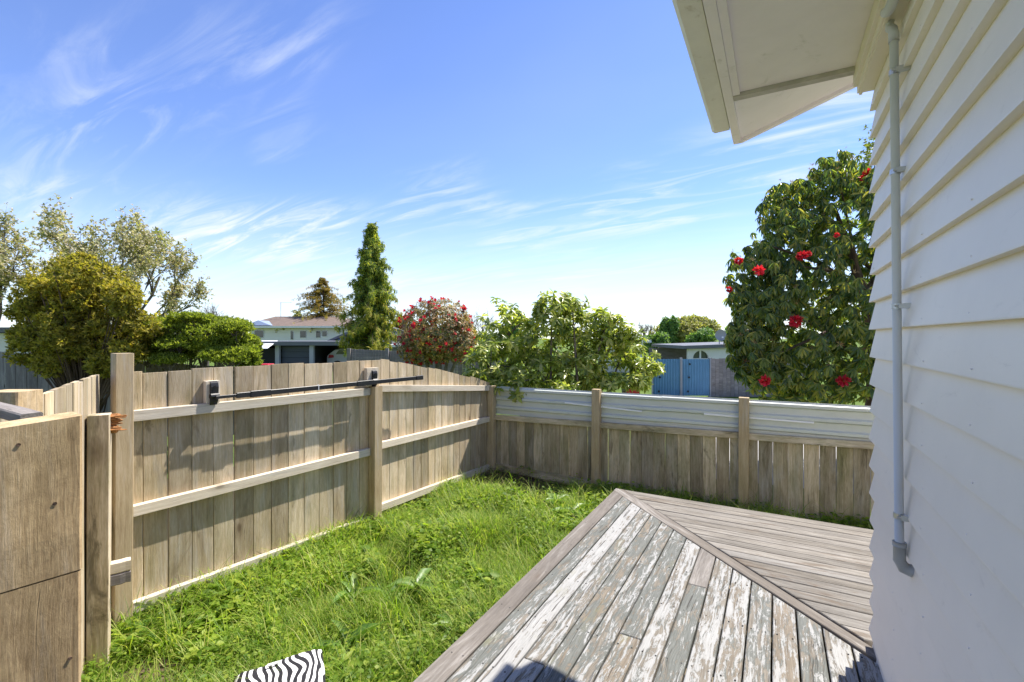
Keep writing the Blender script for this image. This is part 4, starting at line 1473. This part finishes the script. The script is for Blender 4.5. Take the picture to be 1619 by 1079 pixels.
# cream house
ch, L_ = camthing('far_house', 'cream two storey house with brown roof far behind the carport', 'house', 45, 465)
lbox(ch, L_, 'wall', M_cream, 396, 548, 516, 572, 0, 8)
a, c_ = L_(380, 517), L_(556, 517)
r1, r2_ = L_(402, 502), L_(512, 504)
xa, xb, ze = a[0], c_[0], a[2]
y0, y1 = -.7, 8.7
roof = B().add([(xa, y0, ze), (xb, y0, ze), (xb, y1, ze), (xa, y1, ze), (r1[0], 4, r1[2] + .25), (r2_[0], 4, r1[2] + .25)],
               [(0, 1, 5, 4), (1, 2, 5), (2, 3, 4, 5), (3, 0, 4), (3, 2, 1, 0)]).build('roof', M_brownroof, ch)
B().add([(xa + .8, y0 + .1, ze + .12), (xa + 3.2, y0 + .1, ze + .12), (xa + 1.8, y0 + .5, ze + .62), (xa + .8, 3, ze + .12), (xa + 3.2, 3, ze + .12), (xa + 1.8, 3, ze + .62)],
        [(0, 1, 2), (5, 4, 3), (0, 2, 5, 3), (1, 4, 5, 2), (0, 3, 4, 1)]).build('gablet', M_blueshed, roof)
B().box(xa, xb, y0 - .08, y0, ze - .12, ze + .06).build('gutter', M_cream, roof)
for (x0, x1, yy0, yy1) in ((403, 417, 523, 534), (460, 464, 524, 537), (475, 484, 524, 534), (500, 507, 524, 534), (510, 517, 524, 532)):
    f_ = lbox(ch, L_, 'window', M_roofw, x0 - .6, x1 + .6, yy0 - .6, yy1 + .6, -.06, -.001)
    a, c_ = L_(x0, yy1), L_(x1, yy0)
    B().box(a[0], c_[0], -.075, -.061, a[2], c_[2]).build('pane', M_glass, f_)
an = thing('aerial', 'thin television aerial above the cream house roof', 'aerial', tuple(at(444, 505, 48)))
zt_ = (505 - 478) / F * 48
b = B().tube([(0, 0, -1), (0, 0, zt_)], .025, 6)
b.tube([(-.1, -.05, zt_ - .05), (1.0, .5, zt_ - .05)], .015, 5)
for k in range(5):
    b.tube([(k * .2, k * .1 - .25, zt_ - .05), (k * .2, k * .1 + .25, zt_ - .05)], .01, 4)
b.build('mast', M_steel, an)

# carport and garages
cp_, L_ = camthing('carport', 'flat roofed dark carport with grey posts behind the left fence', 'carport', 32, 510)
lbox(cp_, L_, 'roof', M_fascia, 398, 622, 540, 546.5, -.3, 6)
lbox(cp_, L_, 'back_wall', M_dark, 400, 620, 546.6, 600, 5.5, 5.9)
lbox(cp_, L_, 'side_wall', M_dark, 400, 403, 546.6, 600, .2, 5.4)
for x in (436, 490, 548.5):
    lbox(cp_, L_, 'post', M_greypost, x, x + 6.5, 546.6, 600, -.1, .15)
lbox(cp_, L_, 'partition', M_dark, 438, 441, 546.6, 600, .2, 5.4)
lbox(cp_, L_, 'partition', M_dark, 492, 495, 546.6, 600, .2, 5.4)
for i in range(5):
    lbox(cp_, L_, 'door_panel', M_slate, 443, 489.6, 548 + i * 9, 556.6 + i * 9, .25, .3)
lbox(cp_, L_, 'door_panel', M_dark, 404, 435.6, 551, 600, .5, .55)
a, c_ = L_(406, 541), L_(437, 548)
B().add([(a[0], -1.2, c_[2] - .1), (c_[0], -1.2, c_[2] - .1), (c_[0], .2, a[2] + .1), (a[0], .2, a[2] + .1), (a[0], -1.2, c_[2] - .13), (c_[0], -1.2, c_[2] - .13), (c_[0], .2, a[2] + .07), (a[0], .2, a[2] + .07)],
        [(0, 1, 2, 3), (7, 6, 5, 4), (0, 4, 5, 1), (1, 5, 6, 2), (2, 6, 7, 3), (3, 7, 4, 0)]).build('awning', M_roofw, cp_)

# car in the carport
car, L_ = camthing('parked_car', 'silver hatchback with red tail light parked in the carport', 'car', 33.5, 545)
x0 = L_(517, 560)[0]
prof = [(0, .45), (.03, .95), (.12, 1.05), (.55, 1.42), (.9, 1.48), (2.0, 1.46), (2.7, 1.08), (3.7, .95), (4.0, .75), (4.02, .4), (3.6, .28), (.4, .28)]
n = len(prof)
vs, fs = [], []
for k, (yy, sc_) in enumerate(((-.0, .94), (.12, 1.0), (1.5, 1.0), (1.62, .94))):
    vs += [(x0 + x, yy, .28 + (z_ - .28) * (sc_ if z_ > 1.1 else 1)) for x, z_ in prof]
for k in range(3):
    for i in range(n):
        j = (i + 1) % n
        fs.append((k * n + i, k * n + j, (k + 1) * n + j, (k + 1) * n + i))
fs += [tuple(range(n - 1, -1, -1)), tuple(3 * n + i for i in range(n))]
body = B().add(vs, fs).build('body', M_car, car)
B().add([(x0 + .62, -.012, 1.07), (x0 + 2.55, -.012, 1.07), (x0 + 1.95, -.012, 1.36), (x0 + .85, -.012, 1.38)], [(0, 1, 2, 3)]).build('side_window', M_glass, car)
B().add([(x0 + .10, .2, 1.06), (x0 + .10, 1.42, 1.06), (x0 + .50, 1.36, 1.40), (x0 + .50, .26, 1.40)], [(3, 2, 1, 0)]).build('rear_window', M_glass, car)
B().add([(x0 + .08, -.014, .78), (x0 + .50, -.014, .84), (x0 + .46, -.014, 1.02), (x0 + .14, -.014, 1.04)], [(0, 1, 2, 3)]).build('tail_light', M_red, car)
B().box(x0 - .02, x0 + .03, 1.3, 1.58, .75, 1.0).build('tail_light', M_red, car)
B().box(x0 - .015, x0 + .01, .55, 1.07, .6, .72).build('number_plate', M_strip, car)
for wx in (.75, 3.2):
    for wy in (-.02, 1.46):
        wh = B().tube([(x0 + wx, wy, .31), (x0 + wx, wy + .18, .31)], .31, 18).build('wheel', M_tyre, car)
        B().tube([(x0 + wx, wy - .01, .31), (x0 + wx, wy + .19, .31)], .19, 12).build('rim', M_steel, wh)

# blue gabled outbuilding
bs_, L_ = camthing('outbuilding', 'lavender blue gabled outbuilding behind the weeping conifer', 'building', 38, 600)
a, pk, c_ = L_(508, 548), L_(590, 512), L_(690, 545)
zb_ = L_(508, 610)[2]
B().add([(a[0], 0, zb_), (c_[0], 0, zb_), (c_[0], 0, c_[2]), (pk[0], 0, pk[2]), (a[0], 0, a[2]), (a[0], 6, zb_), (c_[0], 6, zb_), (c_[0], 6, c_[2]), (pk[0], 6, pk[2]), (a[0], 6, a[2])],
        [(0, 1, 2, 3, 4), (9, 8, 7, 6, 5), (0, 5, 6, 1), (1, 6, 7, 2), (2, 7, 8, 3), (3, 8, 9, 4), (4, 9, 5, 0)]).build('wall', M_blueshed, bs_)
for (p, q) in ((a, pk), (pk, c_)):
    B().add([(p[0], -.3, p[2] + .02), (q[0], -.3, q[2] + .02), (q[0], 6.2, q[2] + .02), (p[0], 6.2, p[2] + .02), (p[0], -.3, p[2] + .22), (q[0], -.3, q[2] + .22), (q[0], 6.2, q[2] + .22), (p[0], 6.2, p[2] + .22)],
            [(3, 2, 1, 0), (4, 5, 6, 7), (0, 1, 5, 4), (1, 2, 6, 5), (2, 3, 7, 6), (3, 0, 4, 7)]).build('roof', M_fascia, bs_)
lc, L_ = camthing('lean_to', 'pale flat roofed lean-to right of the weeping conifer', 'building', 30, 660)
lbox(lc, L_, 'roof', M_roofw, 612, 720, 545, 549, -.2, 3)
lbox(lc, L_, 'wall', M_fascia, 616, 716, 549.2, 600, .1, 3)

# white garage with arched window and dish
wg, L_ = camthing('white_garage', 'white stucco garage with arched window behind the blue gates', 'building', 24, 1140)
a, c_ = L_(1088, 552), L_(1230, 548)
zb_ = 0
# wall with an arched opening built from strips round the arch
xc, zc_, ra = L_(1108, 567)[0], L_(1108, 567)[2], 12.2 / F * 24
wallb = B()
xs_l = a[0]
xe = c_[0]
zt2 = a[2]
arc = [(xc + ra * math.cos(t_), zc_ + ra * math.sin(t_)) for t_ in np.linspace(math.pi, 0, 15)]
for i in range(14):
    (xa_, za_), (xb_, zb2) = arc[i], arc[i + 1]
    wallb.add([(xa_, 0, za_), (xb_, 0, zb2), (xb_, 0, zt2), (xa_, 0, zt2), (xa_, .2, za_), (xb_, .2, zb2), (xb_, .2, zt2), (xa_, .2, zt2)],
              [(0, 1, 2, 3), (7, 6, 5, 4), (1, 0, 4, 5), (3, 2, 6, 7)])
wallb.box(xs_l, xc - ra, 0, .2, 0, zt2)
wallb.box(xc + ra, xe, 0, .2, 0, zt2)
wallb.box(xc - ra, xc + ra, 0, .2, 0, zc_)
wallb.box(xs_l, xe, 4.8, 5, 0, zt2)
wallb.build('wall', M_wall2, wg)
win = B().add([(x, .12, z_) for x, z_ in arc], [tuple(range(14, -1, -1))]).build('arched_window', M_glass, wg)
B().box(xc - .04, xc + .04, .06, .11, zc_, zc_ + ra).build('mullion', M_roofw, win)
B().add([(xs_l - .3, -.3, zt2 + .005), (xe, -.3, zt2 + .165), (xe, 5.3, zt2 + .165), (xs_l - .3, 5.3, zt2 + .005), (xs_l - .3, -.3, zt2 + .17), (xe, -.3, zt2 + .33), (xe, 5.3, zt2 + .33), (xs_l - .3, 5.3, zt2 + .17)],
        [(3, 2, 1, 0), (4, 5, 6, 7), (0, 1, 5, 4), (1, 2, 6, 5), (2, 3, 7, 6), (3, 0, 4, 7)]).build('roof', M_fascia, wg)
ds = thing('satellite_dish', 'grey satellite dish mounted on the white garage roof', 'dish', tuple(at(1138, 543, 24.6)), YAW)
rd = 9.0 / F * 24.6
b = B()
for rr in range(6):
    pass
rings = []
vs, fs = [], []
for i in range(6):
    q = i / 5
    for k in range(20):
        t_ = k * 2 * math.pi / 20
        vs.append((rd * q * math.cos(t_), -.12 + .12 * q * q * -1 + .12, rd * q * math.sin(t_) + .42))
for i in range(5):
    for k in range(20):
        l = (k + 1) % 20
        fs.append((i * 20 + k, i * 20 + l, (i + 1) * 20 + l, (i + 1) * 20 + k))
B().add(vs, fs).build('reflector', M_steel, ds, sm=True)
B().tube([(0, .05, -.2), (0, .05, .42), (0, 0, .42)], .025, 8).build('mast', M_steel, ds)
B().tube([(0, -.02, .12), (0, -.32, .30)], .014, 6).build('feed_arm', M_steel, ds)
B().box(-.035, .035, -.38, -.30, .27, .35).build('feed_horn', M_strip, ds)

# white carport roof seen through the shrub
wc, L_ = camthing('white_carport', 'small white flat roof carport beyond the light rhododendron', 'carport', 28, 1010)
lbox(wc, L_, 'roof', M_roofw, 975, 1030, 538, 542, 0, 4)
lbox(wc, L_, 'post', M_roofw, 1014, 1017, 542.2, 620, .1, .25)
lbox(wc, L_, 'wall', M_cream, 960, 1012, 543, 620, 2.5, 3)
lbox(wc, L_, 'fence_panel', M_grey, 1030, 1090, 551, 620, .5, .6)

# blue gates and wooden fence
GATE_Z = 18
for i, (x0, x1, lab) in enumerate(((1032, 1075, 'blue corrugated iron gate leaf half hidden by the light rhododendron'), (1078, 1122, 'blue corrugated iron gate leaf beside the grey wooden fence'))):
    gt, L_ = camthing('iron_gate', lab, 'gate', GATE_Z, (x0 + x1) / 2, 'blue gate leaves')
    a, c_ = L_(x0, 626), L_(x1, 568)
    nn = 40
    vs, fs = [], []
    for j in range(nn + 1):
        x = a[0] + (c_[0] - a[0]) * j / nn
        y = .018 * math.sin(j * 2 * math.pi / 4)
        vs += [(x, y, a[2]), (x, y, c_[2]), (x, y + .003, a[2]), (x, y + .003, c_[2])]
    for j in range(nn):
        q = j * 4
        fs += [(q, q + 4, q + 5, q + 1), (q + 2, q + 3, q + 7, q + 6), (q + 1, q + 5, q + 7, q + 3)]
    B().add(vs, fs).build('iron_sheet', M_blue, gt)
    B().box(a[0], c_[0], .022, .06, a[2] + .15, a[2] + .22).build('rail', M_grey, gt)
    B().box(a[0], c_[0], .022, .06, c_[2] - .25, c_[2] - .18).build('rail', M_grey, gt)
    for zf in (.12, .5, .86):
        z_ = a[2] + (c_[2] - a[2]) * zf
        B().tube([(a[0] + .12 + .3 * (zf * 3 % 1), -.03, z_), (a[0] + .12 + .3 * (zf * 3 % 1), -.015, z_)], .04, 8).build('bolt', M_dark, gt)
    for xx in (x0 - 1.2, x1 + .2):
        lbox(gt, L_, 'gate_stile', M_greypost, xx, xx + 1.4, 566, 628, -.05, .06)
wf, L_ = camthing('paling_fence', 'pale grey wooden fence right of the blue gates', 'fence', GATE_Z + .1, 1200)
for i in range(26):
    x = 1125 + i * 6.1
    t_ = 567 + random.uniform(-1, 1)
    lbox(wf, L_, 'paling', M_grey, x, x + 5.8, t_, 632, random.uniform(0, .01), .03)
lbox(wf, L_, 'rail', M_grey, 1124, 1284, 577, 580, .031, .08)
lbox(wf, L_, 'post', M_grey, 1120.5, 1124.6, 566, 632, -.06, .05)


def wheelie_bin(label, px, py, Z, lidm, bodym):
    t_, L_ = camthing('wheelie_bin', label, 'bin', Z, px)
    top = L_(px, py)[2]
    b = B()
    w0, w1 = .22, .29
    vs = [(-w0, 0, .05), (w0, 0, .05), (w0, .5, .05), (-w0, .5, .05), (-w1, -.06, top - .06), (w1, -.06, top - .06), (w1, .6, top - .06), (-w1, .6, top - .06)]
    b.add(vs, [(3, 2, 1, 0), (4, 5, 6, 7), (0, 1, 5, 4), (1, 2, 6, 5), (2, 3, 7, 6), (3, 0, 4, 7)])
    body_ = b.build('body', bodym, t_)
    B().slab([(-w1 - .02, -.09), (w1 + .02, -.09), (w1 + .02, .64), (-w1 - .02, .64)], top - .058, top, .03).build('lid', lidm, t_)
    B().add([(-.2, -.062, top - .75), (.2, -.062, top - .75), (.22, -.075, top - .2), (-.22, -.075, top - .2)], [(0, 1, 2, 3)]).build('front_panel', M_red, t_)
    for s_ in (-1, 1):
        B().tube([(s_ * .2, .52, .1), (s_ * .27, .52, .1)], .1, 12).build('wheel', M_tyre, t_)
    B().tube([(-.22, .66, top - .08), (.22, .66, top - .08)], .015, 6).build('handle', M_bin, t_)


wheelie_bin('dark wheelie bin with red front panel beside the blue gates', 1000, 603, 16.5, M_bin, M_bin)
wheelie_bin('red lidded bin just showing above the left fence', 416, 576, 26, M_red, M_bin)
